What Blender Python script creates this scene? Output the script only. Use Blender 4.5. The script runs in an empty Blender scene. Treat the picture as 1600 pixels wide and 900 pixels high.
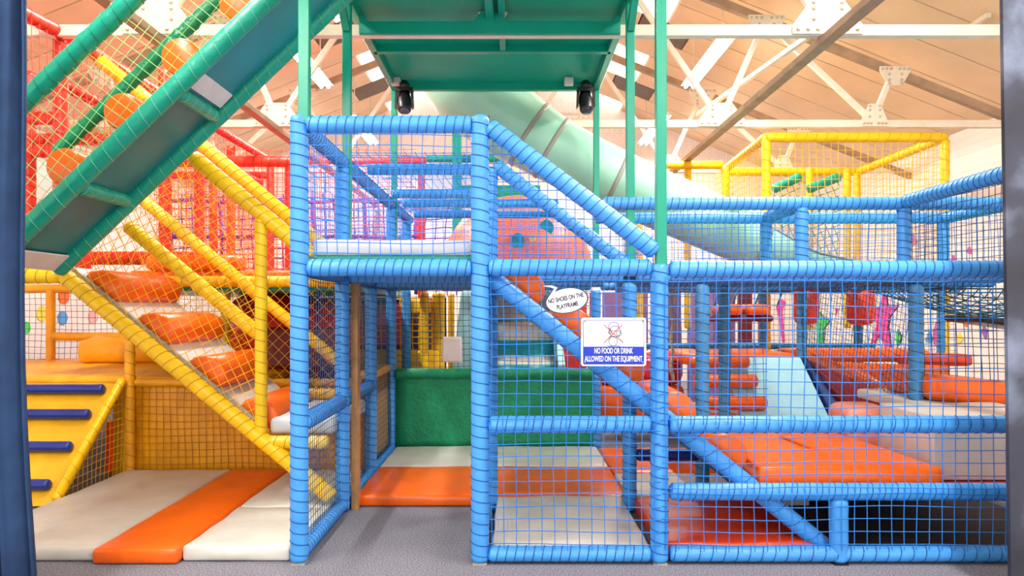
import bpy, bmesh, math, random
from mathutils import Vector as V, Matrix, Euler
random.seed(7)
scene = bpy.context.scene
COL = scene.collection

# ------------------------------------------------------------------ camera
# world: X to the side, Y away from the camera, Z up.  Camera stands at Y = 0.
F, ZC, PX, PY = 1110.0, 1.47, 800.0, 483.0
cam_d = bpy.data.cameras.new('camera'); cam = bpy.data.objects.new('camera', cam_d); COL.objects.link(cam)
cam.location = (0, 0, ZC); cam.rotation_euler = (math.pi/2, 0, 0)
cam_d.sensor_width = 36; cam_d.lens = F/1600*36
cam_d.shift_x = 0; cam_d.shift_y = 33/1600
cam_d.clip_start = .05; cam_d.clip_end = 100
scene.camera = cam

# ------------------------------------------------------------------ world, light, exposure
wd = bpy.data.worlds.new('hall_daylight'); scene.world = wd; wd.use_nodes = True
bg = wd.node_tree.nodes['Background']
bg.inputs[0].default_value = (1.0, .985, .96, 1); bg.inputs[1].default_value = 1.35
scene.view_settings.view_transform = 'Standard'; scene.view_settings.look = 'None'
scene.view_settings.exposure = 0.62; scene.view_settings.gamma = 1.0; scene.view_settings.use_curve_mapping = False
scene.cycles.use_denoising = True
scene.cycles.max_bounces = 7; scene.cycles.diffuse_bounces = 4; scene.cycles.glossy_bounces = 3
scene.cycles.transmission_bounces = 3; scene.cycles.sample_clamp_indirect = 6.0
LAMP_POWER = 85.0

def W(px, py, Y):
    k = F/Y
    return V(((px-PX)/k, Y, ZC-(py-PY)/k))

# ------------------------------------------------------------------ materials
def lin(c):
    return tuple(((x/255)/12.92 if x/255 <= .04045 else ((x/255+.055)/1.055)**2.4) for x in c)
MATS = {}
def mat(name, rgb, rough=.45, bump=0, bscale=30, var=.06, spec=.5, emit=0, metal=0, vscale=6, sheen=0):
    if name in MATS: return MATS[name]
    m = bpy.data.materials.new(name); m.use_nodes = True; MATS[name] = m
    nt = m.node_tree; b = nt.nodes['Principled BSDF']
    c = lin(rgb)
    b.inputs['Roughness'].default_value = rough
    b.inputs['Specular IOR Level'].default_value = spec
    b.inputs['Metallic'].default_value = metal
    b.inputs['Base Color'].default_value = (*c, 1)
    tc = nt.nodes.new('ShaderNodeTexCoord')
    if var:
        n = nt.nodes.new('ShaderNodeTexNoise'); n.inputs['Scale'].default_value = vscale; n.inputs['Detail'].default_value = 3
        nt.links.new(tc.outputs['Object'], n.inputs['Vector'])
        r = nt.nodes.new('ShaderNodeValToRGB')
        r.color_ramp.elements[0].position = .3; r.color_ramp.elements[1].position = .7
        r.color_ramp.elements[0].color = (*[max(0, x*(1-var*2)) for x in c], 1)
        r.color_ramp.elements[1].color = (*[min(1, x*(1+var)) for x in c], 1)
        nt.links.new(n.outputs['Fac'], r.inputs['Fac']); nt.links.new(r.outputs['Color'], b.inputs['Base Color'])
    if bump:
        n2 = nt.nodes.new('ShaderNodeTexNoise'); n2.inputs['Scale'].default_value = bscale; n2.inputs['Detail'].default_value = 4
        nt.links.new(tc.outputs['Object'], n2.inputs['Vector'])
        bp = nt.nodes.new('ShaderNodeBump'); bp.inputs['Strength'].default_value = bump; bp.inputs['Distance'].default_value = .02
        nt.links.new(n2.outputs['Fac'], bp.inputs['Height']); nt.links.new(bp.outputs['Normal'], b.inputs['Normal'])
    if emit:
        b.inputs['Emission Color'].default_value = (*c, 1); b.inputs['Emission Strength'].default_value = emit
    return m
BLUE = mat('blue_vinyl', (72, 158, 236), .38, .25, 14)
BLUE_D = mat('blue_lacing', (18, 92, 178), .6, var=0)
BLUE_NET = mat('blue_net', (24, 122, 214), .6, var=0)
BLUE_SHADED = mat('shaded_blue_vinyl', (70, 140, 190), .42, .25, 14)  # shaded copy of the blue vinyl, shade put into the colour
DBLUE_NET = mat('dull_blue_net', (22, 84, 130), .6, var=0)
YEL = mat('yellow_vinyl', (250, 198, 8), .35, .25, 14)
YEL_D = mat('yellow_lacing', (206, 150, 0), .6, var=0)
YEL_NET = mat('yellow_net', (246, 190, 10), .6, var=0)
AMBER = mat('amber_vinyl', (252, 176, 22), .42, .3, 9, .1)
AMBER_NET = mat('amber_net', (200, 122, 14), .6, var=0)
GRN = mat('green_vinyl', (0, 150, 124), .36, .3, 16)
GRN_D = mat('green_lacing', (120, 200, 170), .6, var=0)
GRN_NET = mat('pale_green_net', (150, 205, 120), .6, var=0)
GRN_RAIL = mat('dark_green_vinyl', (4, 128, 84), .3, .5, 30)
STEEL_G = mat('green_painted_steel', (0, 150, 122), .3, .02, 40, .03)
PANEL_G = mat('green_sheet_underside', (0, 158, 128), .45, .05, 5, .08, spec=.2, vscale=2)
RAMP_U = mat('ramp_underside', (18, 128, 132), .38, .15, 5, .18, vscale=1.6)
RED = mat('red_vinyl', (232, 52, 34), .32, .25, 14)
RED_D = mat('red_lacing', (150, 20, 20), .6, var=0)
RED_NET = mat('red_net', (226, 60, 40), .6, var=0)
ORANGE = mat('orange_vinyl', (248, 104, 14), .3, .18, 7, .06)
ORANGE_D = mat('red_orange_vinyl', (222, 66, 26), .34, .2, 7, .08)
ROR = mat('orange_red_post_vinyl', (244, 92, 44), .4, .2, 14)
PURP = mat('purple_cord', (112, 70, 190), .55, var=0)
BEIGE = mat('beige_vinyl', (212, 210, 202), .38, .2, 6, .05)
GREYV = mat('grey_vinyl', (196, 200, 204), .4, .2, 6, .05)
PALEB = mat('pale_blue_vinyl', (170, 222, 238), .35, .25, 9, .05)
NAVY = mat('navy_vinyl', (20, 44, 128), .32, .15, 9)
TEAL = mat('teal_vinyl', (20, 150, 165), .35, .15, 9)
MINT = mat('mint_fibreglass', (158, 212, 188), .28, .03, 8, .04, vscale=2)
MINT_SEAM = mat('grey_flange', (158, 158, 146), .45)
WHITE = mat('white_board', (242, 242, 246), .3, var=0)
SIGN_B = mat('sign_blue', (8, 46, 186), .35, var=0)
SIGN_G = mat('sign_grey_ink', (50, 54, 82), .5, var=0)
SIGN_R = mat('sign_red_ink', (176, 60, 70), .5, var=0)
BLACK = mat('black_plastic', (22, 20, 24), .35)
GLASS = mat('lens_glass', (60, 60, 80), .05, spec=.9, var=0)
LPLAST = mat('light_plastic', (214, 206, 204), .4)
WOOD = mat('bare_timber', (188, 136, 86), .6, .15, 40, .12, vscale=12)
CREAM_ST = mat('cream_painted_steel', (230, 216, 196), .45, .08, 20, .05)
BROWN_ST = mat('brown_oxide_steel', (168, 138, 112), .55, .15, 30, .12)
BOLT = mat('bolt_heads', (196, 178, 156), .4)
ROOF = mat('cream_roof_lining', (236, 204, 166), .7, .08, 8, .06, vscale=1.2)
ROOF_D = mat('roof_backing', (92, 74, 58), .8)
SKYL = mat('skylight_sheet', (255, 250, 240), .4, var=0, emit=1.15)
VENT = mat('roof_vent', (112, 98, 86), .7)
GREENFAB = mat('green_fabric', (0, 146, 100), .55, .5, 24, .1)
TAN = mat('tan_sheet', (216, 164, 96), .5, .15, 10)
PINK = mat('pink_paint', (246, 70, 158), .5)
LIME = mat('lime_paint', (70, 214, 96), .5)
PURPP = mat('purple_paint', (150, 90, 180), .5)
BLUEP = mat('blue_paint', (90, 160, 220), .5)
YELP = mat('yellow_paint', (236, 220, 80), .5)
OUTL = mat('outline_paint', (92, 48, 110), .5, var=0)
TUBE_L = mat('lamp_tube', (255, 250, 240), .4, var=0, emit=30)
MAROON = mat('maroon_vinyl', (116, 22, 20), .4, .15)
RED_MESH = mat('red_mesh_fabric', (206, 62, 46), .6, .4, 60)  # even red mesh cloth of the chute

def coloured_noise(name, stops, scale, rough, bump=0, bs=80, detail=5, coord='Object'):
    m = bpy.data.materials.new(name); m.use_nodes = True; nt = m.node_tree; b = nt.nodes['Principled BSDF']
    tc = nt.nodes.new('ShaderNodeTexCoord'); n = nt.nodes.new('ShaderNodeTexNoise')
    n.inputs['Scale'].default_value = scale; n.inputs['Detail'].default_value = detail
    nt.links.new(tc.outputs[coord], n.inputs['Vector'])
    r = nt.nodes.new('ShaderNodeValToRGB'); nt.links.new(n.outputs['Fac'], r.inputs['Fac'])
    el = r.color_ramp.elements
    while len(el) < len(stops): el.new(.5)
    for e, (p, c) in zip(el, stops): e.position = p; e.color = (*lin(c), 1)
    nt.links.new(r.outputs['Color'], b.inputs['Base Color']); b.inputs['Roughness'].default_value = rough
    if bump:
        n2 = nt.nodes.new('ShaderNodeTexNoise'); n2.inputs['Scale'].default_value = bs
        nt.links.new(tc.outputs[coord], n2.inputs['Vector'])
        bp = nt.nodes.new('ShaderNodeBump'); bp.inputs['Strength'].default_value = bump; bp.inputs['Distance'].default_value = .01
        nt.links.new(n2.outputs['Fac'], bp.inputs['Height']); nt.links.new(bp.outputs['Normal'], b.inputs['Normal'])
    return m
CARPET = coloured_noise('grey_carpet', [(.34, (84, 84, 98)), (.5, (122, 122, 134)), (.66, (166, 164, 174))], 120, .95, .5, 260, 7)
CURTAIN = coloured_noise('navy_cloth', [(.3, (24, 50, 88)), (.7, (34, 66, 108))], 6, .9, .1, 300)
BOARD = coloured_noise('smeared_dark_paint', [(.36, (40, 42, 54)), (.5, (58, 62, 78)), (.66, (128, 140, 166))], 1.7, .55, .1, 60, 8)

def brick_mat():
    m = bpy.data.materials.new('painted_brick'); m.use_nodes = True; nt = m.node_tree; b = nt.nodes['Principled BSDF']
    tc = nt.nodes.new('ShaderNodeTexCoord'); mp = nt.nodes.new('ShaderNodeMapping')
    mp.inputs['Rotation'].default_value = (math.pi/2, 0, math.pi/2)
    nt.links.new(tc.outputs['Object'], mp.inputs['Vector'])
    br = nt.nodes.new('ShaderNodeTexBrick'); br.inputs['Scale'].default_value = 4.4
    br.inputs['Color1'].default_value = (*lin((250, 240, 232)), 1); br.inputs['Color2'].default_value = (*lin((244, 232, 226)), 1)
    br.inputs['Mortar'].default_value = (*lin((226, 214, 206)), 1); br.inputs['Mortar Size'].default_value = .012
    nt.links.new(mp.outputs['Vector'], br.inputs['Vector']); nt.links.new(br.outputs['Color'], b.inputs['Base Color'])
    bp = nt.nodes.new('ShaderNodeBump'); bp.inputs['Strength'].default_value = .3; bp.inputs['Distance'].default_value = .01; bp.invert = True
    nt.links.new(br.outputs['Fac'], bp.inputs['Height']); nt.links.new(bp.outputs['Normal'], b.inputs['Normal'])
    b.inputs['Roughness'].default_value = .7
    return m
BRICK = brick_mat()

# ------------------------------------------------------------------ object helpers
WL = {}
def wl(o): return WL.get(o.name, V((0, 0, 0))) if o else V((0, 0, 0))
def thing(name, label, cat, loc=(0, 0, 0), group=None):
    o = bpy.data.objects.new(name, None); COL.objects.link(o); o.location = loc; o.empty_display_size = .1
    o['label'] = label; o['category'] = cat
    if group: o['group'] = group
    WL[o.name] = V(loc)
    return o
def tag(o, label, cat, group=None):
    o['label'] = label; o['category'] = cat
    if group: o['group'] = group
    return o
def struct(o, label=None):
    o['kind'] = 'structure'
    if label: o['label'] = label
    return o
def obj(name, verts, faces, m, parent=None, smooth=True, mats=None, fm=None):
    mn = V((min(v[i] for v in verts) for i in range(3))); mx = V((max(v[i] for v in verts) for i in range(3)))
    c = (mn+mx)/2; c.z = mn.z
    me = bpy.data.meshes.new(name)
    me.from_pydata([tuple(V(v)-c) for v in verts], [], faces)
    for mm in (mats or [m]): me.materials.append(mm)
    if fm: me.polygons.foreach_set('material_index', fm)
    if smooth: me.polygons.foreach_set('use_smooth', [True]*len(me.polygons))
    me.update()
    o = bpy.data.objects.new(name, me); COL.objects.link(o)
    o.location = c - wl(parent)
    if parent: o.parent = parent
    WL[o.name] = c
    return o
def frame(d):
    d = d.normalized(); up = V((0, 0, 1)) if abs(d.z) < .93 else V((0, 1, 0))
    s = d.cross(up).normalized(); return s, s.cross(d).normalized()
def tube_geo(pts, rad, sides, vs, fs, cap=True):
    """sweep along a polyline; rad is a number or a list"""
    n = len(pts); base = len(vs)
    for i, p in enumerate(pts):
        d = (pts[min(i+1, n-1)]-pts[max(i-1, 0)])
        s, u = frame(d); r = rad[i] if isinstance(rad, list) else rad
        for j in range(sides):
            a = 2*math.pi*j/sides; vs.append(p+s*(r*math.cos(a))+u*(r*math.sin(a)))
    for i in range(n-1):
        for j in range(sides):
            a = base+i*sides+j; b = base+i*sides+(j+1) % sides
            fs.append((a, b, b+sides, a+sides))
    if cap:
        fs.append(tuple(base+j for j in reversed(range(sides)))); fs.append(tuple(base+(n-1)*sides+j for j in range(sides)))
def tube(name, a, b, m, parent=None, r=.05, lace=None, pitch=.052, sides=14, cord=.003, wob=.03, turn=1):
    """padded foam sleeve from a to b, laced round with a cord (sub-part)"""
    a, b = V(a), V(b); L = (b-a).length; d = (b-a).normalized(); s, u = frame(d)
    n = max(3, int(L/(pitch*.5)))
    pts, rad = [], []
    ph = random.random()*6
    for i in range(n+1):
        t = i/n; pts.append(a+d*(L*t))
        rad.append(r*(1+wob*.5*(1 if i % 2 else -1)*.5+wob*.4*math.sin(i*1.7+ph)))
    pts = [a+d*.002*0]+[a+d*.012]+pts[1:-1]+[b-d*.012]+[b]
    rad = [r*.72]+[r*.97]+rad[1:-1]+[r*.97]+[r*.72]
    vs, fs = [], []; tube_geo(pts, rad, sides, vs, fs)
    o = obj(name, vs, fs, m, parent)
    if lace and parent is not None:
        turns = L/pitch; seg = 14; hp = []
        for i in range(int(turns*seg)+1):
            t = i/(turns*seg); an = turn*2*math.pi*turns*t+ph
            hp.append(a+d*(L*t)+(s*math.cos(an)+u*math.sin(an))*(r*1.025))
        if len(hp) > 2:
            vs, fs = [], []; tube_geo(hp, cord, 3, vs, fs, False)
            obj('lacing_cord', vs, fs, lace, o)
    return o
def bar(name, a, b, w, h, m, parent=None, bev=.004):
    """straight box-section bar; w across, h along the up side"""
    a, b = V(a), V(b); d = (b-a).normalized(); s, u = frame(d)
    vs, fs = [], []
    e = min(bev, w*.2, h*.2)
    prof = [(-w/2+e, -h/2), (w/2-e, -h/2), (w/2, -h/2+e), (w/2, h/2-e), (w/2-e, h/2), (-w/2+e, h/2), (-w/2, h/2-e), (-w/2, -h/2+e)]
    for p in (a, b):
        for x, y in prof: vs.append(p+s*x+u*y)
    for j in range(8): fs.append((j, (j+1) % 8, 8+(j+1) % 8, 8+j))
    fs.append(tuple(reversed(range(8)))); fs.append(tuple(range(8, 16)))
    return obj(name, vs, fs, m, parent, False)
def prism(name, prof, ax, lo, hi, m, parent=None, smooth=False, bev=0):
    """polygon extruded. ax='Y': prof is (x,z); ax='X': (y,z); ax='Z': (x,y)"""
    def P(p, t): return V((p[0], t, p[1])) if ax == 'Y' else V((t, p[0], p[1])) if ax == 'X' else V((p[0], p[1], t))
    n = len(prof); cx = sum(p[0] for p in prof)/n; cy = sum(p[1] for p in prof)/n
    rings = [(lo, 0), (hi, 0)] if not bev else [(lo, bev), (lo+bev*.35, bev*.3), (lo+bev, 0), (hi-bev, 0), (hi-bev*.35, bev*.3), (hi, bev)]
    vs, fs = [], []
    for t, ins in rings:
        for p in prof:
            dx, dy = p[0]-cx, p[1]-cy; l = max(1e-6, math.hypot(dx, dy)); k = max(0, 1-ins/l)
            vs.append(P((cx+dx*k, cy+dy*k), t))
    for i in range(len(rings)-1):
        for j in range(n): fs.append((i*n+j, i*n+(j+1) % n, (i+1)*n+(j+1) % n, (i+1)*n+j))
    fs.append(tuple(reversed(range(n)))); fs.append(tuple((len(rings)-1)*n+j for j in range(n)))
    o = obj(name, vs, fs, m, parent, smooth)
    bm = bmesh.new(); bm.from_mesh(o.data); bmesh.ops.recalc_face_normals(bm, faces=bm.faces); bm.to_mesh(o.data); bm.free()
    return o
def pad(name, lo, hi, m, parent=None, r=.025, puff=.008, wr=.003, warp=None, cell=.09):
    """stuffed vinyl block between two corners, rounded edges, slightly puffed and creased"""
    lo, hi = V(lo), V(hi); S = hi-lo; r = min(r, S.x*.45, S.y*.45, S.z*.45)
    def cuts(L):
        n = max(1, min(16, int(L/cell))); inner = [r+(L-2*r)*i/n for i in range(n+1)]
        return [0, r*.3]+inner+[L-r*.3, L]
    cx, cy, cz = cuts(S.x), cuts(S.y), ([0, r*.3, r, S.z-r, S.z-r*.3, S.z])
    idx, vs, fs = {}, [], []
    ph = [random.random()*6 for _ in range(6)]
    def vid(x, y, z):
        k = (round(x, 5), round(y, 5), round(z, 5))
        if k in idx: return idx[k]
        p = V((x, y, z)); q = V((min(max(x, r), S.x-r), min(max(y, r), S.y-r), min(max(z, r), S.z-r)))
        e = p-q
        if e.length > 1e-6: p = q+e.normalized()*r
        fx = math.sin(math.pi*x/S.x); fy = math.sin(math.pi*y/S.y); fz = math.sin(math.pi*z/S.z)
        if z > S.z*.5: p.z += puff*(max(0, fx*fy)**.5)
        p.z += wr*math.sin(9*x+5*y+ph[0])*math.sin(11*y-4*x+ph[1])*(1 if z > S.z*.5 else 0)
        p.y += wr*math.sin(13*x+ph[2])*fz-puff*.6*fx*fz*(1 if y < S.y*.5 else -1)
        p.x += wr*math.sin(12*y+ph[3])*fz
        p = lo+p
        if warp: p = V(warp(p))
        idx[k] = len(vs); vs.append(p); return idx[k]
    def face(A, B, f):
        for i in range(len(A)-1):
            for j in range(len(B)-1):
                fs.append((f(A[i], B[j]), f(A[i+1], B[j]), f(A[i+1], B[j+1]), f(A[i], B[j+1])))
    face(cx, cy, lambda a, b: vid(a, b, S.z)); face(cy, cx, lambda a, b: vid(b, a, 0))
    face(cx, cz, lambda a, b: vid(a, 0, b)); face(cz, cx, lambda a, b: vid(b, S.y, a))
    face(cz, cy, lambda a, b: vid(0, b, a)); face(cy, cz, lambda a, b: vid(S.x, a, b))
    return obj(name, vs, fs, m, parent)
def box(name, lo, hi, m, parent=None):
    x0, y0, z0 = lo; x1, y1, z1 = hi
    vs = [(x0, y0, z0), (x1, y0, z0), (x1, y1, z0), (x0, y1, z0), (x0, y0, z1), (x1, y0, z1), (x1, y1, z1), (x0, y1, z1)]
    fs = [(3, 2, 1, 0), (4, 5, 6, 7), (0, 1, 5, 4), (1, 2, 6, 5), (2, 3, 7, 6), (3, 0, 4, 7)]
    return obj(name, vs, fs, m, parent, False)
def net(parent, poly, m, cell=.052, r=.003, diamond=False, sag=.008, name='net', udir=None, stretch=1.0):
    """knotted rope net filling a convex planar polygon, every strand real"""
    P = [V(p) for p in poly]; o = P[0]
    u = (V(udir) if udir else (P[1]-P[0])).normalized()
    nrm = None
    for i in range(1, len(P)-1):
        c = (P[i]-o).cross(P[i+1]-o)
        if c.length > 1e-6: nrm = c.normalized(); break
    u = (u-nrm*u.dot(nrm)).normalized(); v = nrm.cross(u)
    Q = [((p-o).dot(u), (p-o).dot(v)) for p in P]
    dirs = [((1, 0), cell), ((0, 1), cell)] if not diamond else [((.7071, .7071*stretch), cell), ((.7071, -.7071*stretch), cell)]
    ph = [random.random()*6 for _ in range(6)]
    def D(x, y):
        du = sag*.7*(math.sin(5.1*y+2.3*x+ph[0])+.5*math.sin(17*x+9*y+ph[3])); dv = sag*.7*(math.sin(4.7*x-2.9*y+ph[1])+.5*math.sin(15*y-8*x+ph[4]))
        return o+u*(x+du)+v*(y+dv)+nrm*(sag*1.2*math.sin(3.3*x+ph[2])*math.sin(3.7*y+ph[5]))
    vs, fs = [], []
    n = len(Q)
    for (dx, dy), c in dirs:
        l = math.hypot(dx, dy); dx /= l; dy /= l; nx, ny = -dy, dx
        pr = [q[0]*nx+q[1]*ny for q in Q]
        t = min(pr)+c*.5
        while t < max(pr):
            hit = []
            for i in range(n):
                a, b = pr[i]-t, pr[(i+1) % n]-t
                if (a < 0) != (b < 0):
                    f = a/(a-b); q0, q1 = Q[i], Q[(i+1) % n]
                    hit.append((q0[0]+(q1[0]-q0[0])*f, q0[1]+(q1[1]-q0[1])*f))
            if len(hit) >= 2:
                (x0, y0), (x1, y1) = hit[0], hit[1]; L = math.hypot(x1-x0, y1-y0)
                if L > cell*.3:
                    k = max(1, int(L/(cell*1.5)))
                    tube_geo([D(x0+(x1-x0)*i/k, y0+(y1-y0)*i/k) for i in range(k+1)], r, 3, vs, fs, False)
            t += c
    return obj(name, vs, fs, m, parent, True) if vs else None
def sheet(name, poly, m, parent=None, th=.01, wr=.006, nu=14, nv=10):
    """fabric sheet with thickness spanning a quad, softly creased"""
    a, b, c, d = [V(p) for p in poly]; nrm = (b-a).cross(d-a).normalized(); ph = random.random()*6
    vs, fs = [], []
    for s in (0, 1):
        for i in range(nu+1):
            for j in range(nv+1):
                x, y = i/nu, j/nv
                p = (a*(1-x)+b*x)*(1-y)+(d*(1-x)+c*x)*y
                e = math.sin(math.pi*x)*math.sin(math.pi*y)
                p = p+nrm*(wr*math.sin(9*x+3*y+ph)*math.sin(5*y+7*x+ph)*min(1, 3*e)+(th if s else 0)); vs.append(p)
    N = (nu+1)*(nv+1)
    for i in range(nu):
        for j in range(nv):
            k = i*(nv+1)+j; fs.append((k, k+1, k+nv+2, k+nv+1)); fs.append((N+k, N+k+nv+1, N+k+nv+2, N+k+1))
    rim = [i*(nv+1) for i in range(nu+1)]+[nu*(nv+1)+j for j in range(1, nv+1)]+[i*(nv+1)+nv for i in range(nu-1, -1, -1)]+[j for j in range(nv-1, 0, -1)]
    for i in range(len(rim)):
        p, q = rim[i], rim[(i+1) % len(rim)]; fs.append((p, q, N+q, N+p))
    return obj(name, vs, fs, m, parent)
def text_mesh(name, body, size, m, parent, loc, width=None, bold=.0, rot=0, ext=.0008):
    cu = bpy.data.curves.new('tmp', 'FONT'); cu.body = body; cu.size = size; cu.align_x = 'CENTER'; cu.align_y = 'CENTER'
    cu.extrude = ext; cu.offset = bold
    t = bpy.data.objects.new('tmp', cu); COL.objects.link(t)
    bpy.context.view_layer.update()
    me = bpy.data.meshes.new_from_object(t.evaluated_get(bpy.context.evaluated_depsgraph_get()))
    xs = [v.co.x for v in me.vertices]; sx = (width/(max(xs)-min(xs))) if width else 1
    c, s = math.cos(rot), math.sin(rot)
    vs = [V(loc)+V((v.co.x*sx*c-v.co.y*s, -v.co.z, v.co.x*sx*s+v.co.y*c)) for v in me.vertices]
    fs = [tuple(p.vertices) for p in me.polygons]
    bpy.data.objects.remove(t); bpy.data.curves.remove(cu); bpy.data.meshes.remove(me)
    return obj(name, vs, fs, m, parent, False)
def line(name, pts, r, m, parent, closed=False):
    pts = [V(p) for p in pts]
    if closed: pts = pts+[pts[0]]
    vs, fs = [], []; tube_geo(pts, r, 4, vs, fs); return obj(name, vs, fs, m, parent)
def dup(o, loc):
    c = o.copy(); COL.objects.link(c); c.location = loc; return c

R = [4.11, 5.15, 6.19, 7.23, 8.27, 9.31, 10.35]
C = [-1.23, -.185, .852, 1.89, 2.93]
ZD, ZT, ZM, ZL = 1.71, 2.537, .803, .414
XL, XR, YB, YF = -6.5, 6.2, 14.5, -3.0

# ================================================================== the hall
struct(box('floor', (XL-.2, YF, -.1), (XR+.2, YB+.2, 0), CARPET), 'speckled grey carpet floor')
struct(box('wall_right', (XR, YF, 0), (XR+.15, YB, 3.93), BRICK), 'white painted brick side wall')
struct(box('wall_left', (XL-.15, YF, 0), (XL, YB, 3.93), BRICK), 'white painted side wall')
struct(prism('wall_back', [(XL-.15, 0), (XR+.15, 0), (XR+.15, 3.93), (-.15, 6.6), (XL-.15, 3.93)], 'Y', YB, YB+.15, BRICK), 'white painted end wall under the gable')
def rz(X): return 3.93+.4*(6.35-abs(X+.15))
# roof: backing plus lining panels, skylights and vents let in between
vs = [(XL-.4, YF, rz(XL-.4)), (-.15, YF, rz(-.15)), (XR+.4, YF, rz(XR+.4)), (XL-.4, YB+.2, rz(XL-.4)), (-.15, YB+.2, rz(-.15)), (XR+.4, YB+.2, rz(XR+.4))]
vs = [V(v)+V((0, 0, .05)) for v in vs]+[V(v)+V((0, 0, .15)) for v in vs]
fs = [(0, 1, 4, 3), (1, 2, 5, 4), (6, 9, 10, 7), (7, 10, 11, 8), (0, 3, 9, 6), (2, 8, 11, 5), (0, 6, 7, 1), (1, 7, 8, 2), (3, 4, 10, 9), (4, 5, 11, 10)]
ceiling = struct(obj('ceiling', vs, fs, ROOF_D, None, False), 'pitched cream lined roof with dark seams')
def roof_piece(name, x0, x1, y0, y1, m):
    vs = []
    for dz in (.0, .03):
        for x, y in ((x0, y0), (x1, y0), (x1, y1), (x0, y1)): vs.append((x, y, rz(x)+dz))
    return obj(name, vs, [(3, 2, 1, 0), (4, 5, 6, 7), (0, 1, 5, 4), (1, 2, 6, 5), (2, 3, 7, 6), (3, 0, 4, 7)], m, ceiling, False)
y = YF; i = 0
while y < YB-.1:
    y1 = y+.655
    for sg in (-1, 1):
        def X(d): return -.15+sg*d
        def piece(nm, a, b, m):
            xa, xb = sorted((X(a), X(b))); roof_piece(nm, xa, xb, y, y1-.022, m)
        if i % 4 in (2, 3) and y > 6:
            piece('roof_panel', .02, .8, ROOF); piece('skylight_sheet', .82, 2.35, SKYL); piece('roof_panel', 2.37, 6.5, ROOF)
        elif i % 4 == 0 and y > 6:
            piece('roof_panel', .02, 2.0, ROOF); piece('roof_vent', 2.02, 2.7, VENT); piece('roof_panel', 2.72, 6.5, ROOF)
        else:
            piece('roof_panel', .02, 6.5, ROOF)
    y = y1; i += 1

# roof trusses
def gusset(parent, x, z, Y, w, h, flip=1):
    s = flip
    pr = [(x-w/2, z), (x+w/2, z), (x+w/2, z+s*h*.25), (x+w*.22, z+s*h), (x-w*.22, z+s*h), (x-w/2, z+s*h*.25)]
    g = prism('gusset_plate', pr, 'Y', Y-.055, Y-.043, CREAM_ST, parent)
    vs, fs = [], []
    spots = [(x+w*f, z+s*h*.13) for f in (-.42, -.28, -.14, .14, .28, .42)]+[(x+sx*w*f, z+s*h*(.42+.3*q)) for sx, f in ((-1, .2), (1, .2)) for q in (0, 1, 1.6)]
    for bx, bz in spots: tube_geo([V((bx, Y-.055, bz)), V((bx, Y-.063, bz)), V((bx, Y-.069, bz))], [.017, .016, .008], 7, vs, fs)
    obj('bolt_heads', vs, fs, BOLT, g)
for n, Y in enumerate((5.52, 8.28, 11.04), 1):
    t = struct(bar('trim_%d' % n, (XL, Y, 3.625), (XR, Y, 3.625), .075, .085, CREAM_ST), 'cream steel roof truss bottom chord')
    for sg in (-1, 1):
        def X(x): return -.15+sg*(x+.15)
        def zt(x): return 6.07-.4*(x+.15)
        bar('top_chord', (X(-.15), Y, zt(-.15)), (X(6.2), Y, zt(6.2)), .08, .09, BROWN_ST, t)
        for a, b in (((2.43, 3.66), (1.15, zt(1.15))), ((2.43, 3.66), (2.95, zt(2.95))), ((4.2, 3.66), (2.95, zt(2.95))), ((4.2, 3.66), (4.44, zt(4.44))), ((-.15, 3.66), (1.15, zt(1.15)))):
            bar('web_member', (X(a[0]), Y, a[1]), (X(b[0]), Y, b[1]), .05, .06, CREAM_ST, t)
        gusset(t, X(2.43), 3.59, Y, .54, .27); gusset(t, X(4.2), 3.59, Y, .3, .26)
        gusset(t, X(2.95), zt(2.95)+.05, Y, .42, .26, -1); gusset(t, X(4.44), zt(4.44)+.05, Y, .36, .22, -1)
    if n > 1: gusset(t, -.15, 3.59, Y, .3, .22)
for n, x in enumerate((2.43, -2.73), 4):
    struct(bar('trim_%d' % n, (x, 4.3, 3.55), (x, 14.4, 3.55), .1, .06, BROWN_ST), 'brown steel tie running along the roof')
for n, (a, b) in enumerate(((W(1320, 60, 6.4), W(1090, 215, 9.4)), (W(1545, 62, 7.2), W(1300, 205, 11.5))), 6):
    struct(bar('trim_%d' % n, (a.x, a.y, a.z+.25), (b.x, b.y, b.z+.3), .05, .05, CREAM_ST), 'thin steel brace under the roof')

# strip lights in two rows along the hall
def strip_light(x, y0, y1, label):
    t = thing('strip_light', label, 'ceiling light', (x, (y0+y1)/2, 4.6), 'fluorescent strip lights under the roof')
    prism('housing', [(x-.11, 4.66), (x-.05, 4.72), (x+.05, 4.72), (x+.11, 4.66)], 'Y', y0, y1, WHITE, t)
    for s in (-1, 1): tube('lamp_tube', (x+s*.05, y0+.03, 4.63), (x+s*.05, y1-.03, 4.63), TUBE_L, t, .022, sides=8, wob=0, pitch=.5)
    for yy in (y0+.3, y1-.3): bar('hanger', (x, yy, 4.72), (x, yy, rz(x)), .012, .012, CREAM_ST, t)
    ld = bpy.data.lights.new('strip_lamp', 'AREA'); ld.shape = 'RECTANGLE'; ld.size = .22; ld.size_y = y1-y0
    ld.energy = LAMP_POWER; ld.color = (1, .96, .9)
    lo = bpy.data.objects.new('strip_lamp', ld); COL.objects.link(lo); lo.location = (0, 0, -.02); lo.parent = t
for x, side in ((2.52, 'dark painted board'), (-2.66, 'green ramp')):
    for y0, wh in ((-1.6, 'behind the viewer'), (1.6, 'overhead at the front'), (4.9, 'over the front truss'), (8.2, 'between the two trusses'), (11.7, 'deepest in the hall')):
        strip_light(x, y0, y0+1.95, 'bright fluorescent strip light %s, row on the %s side' % (wh, side))
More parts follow.
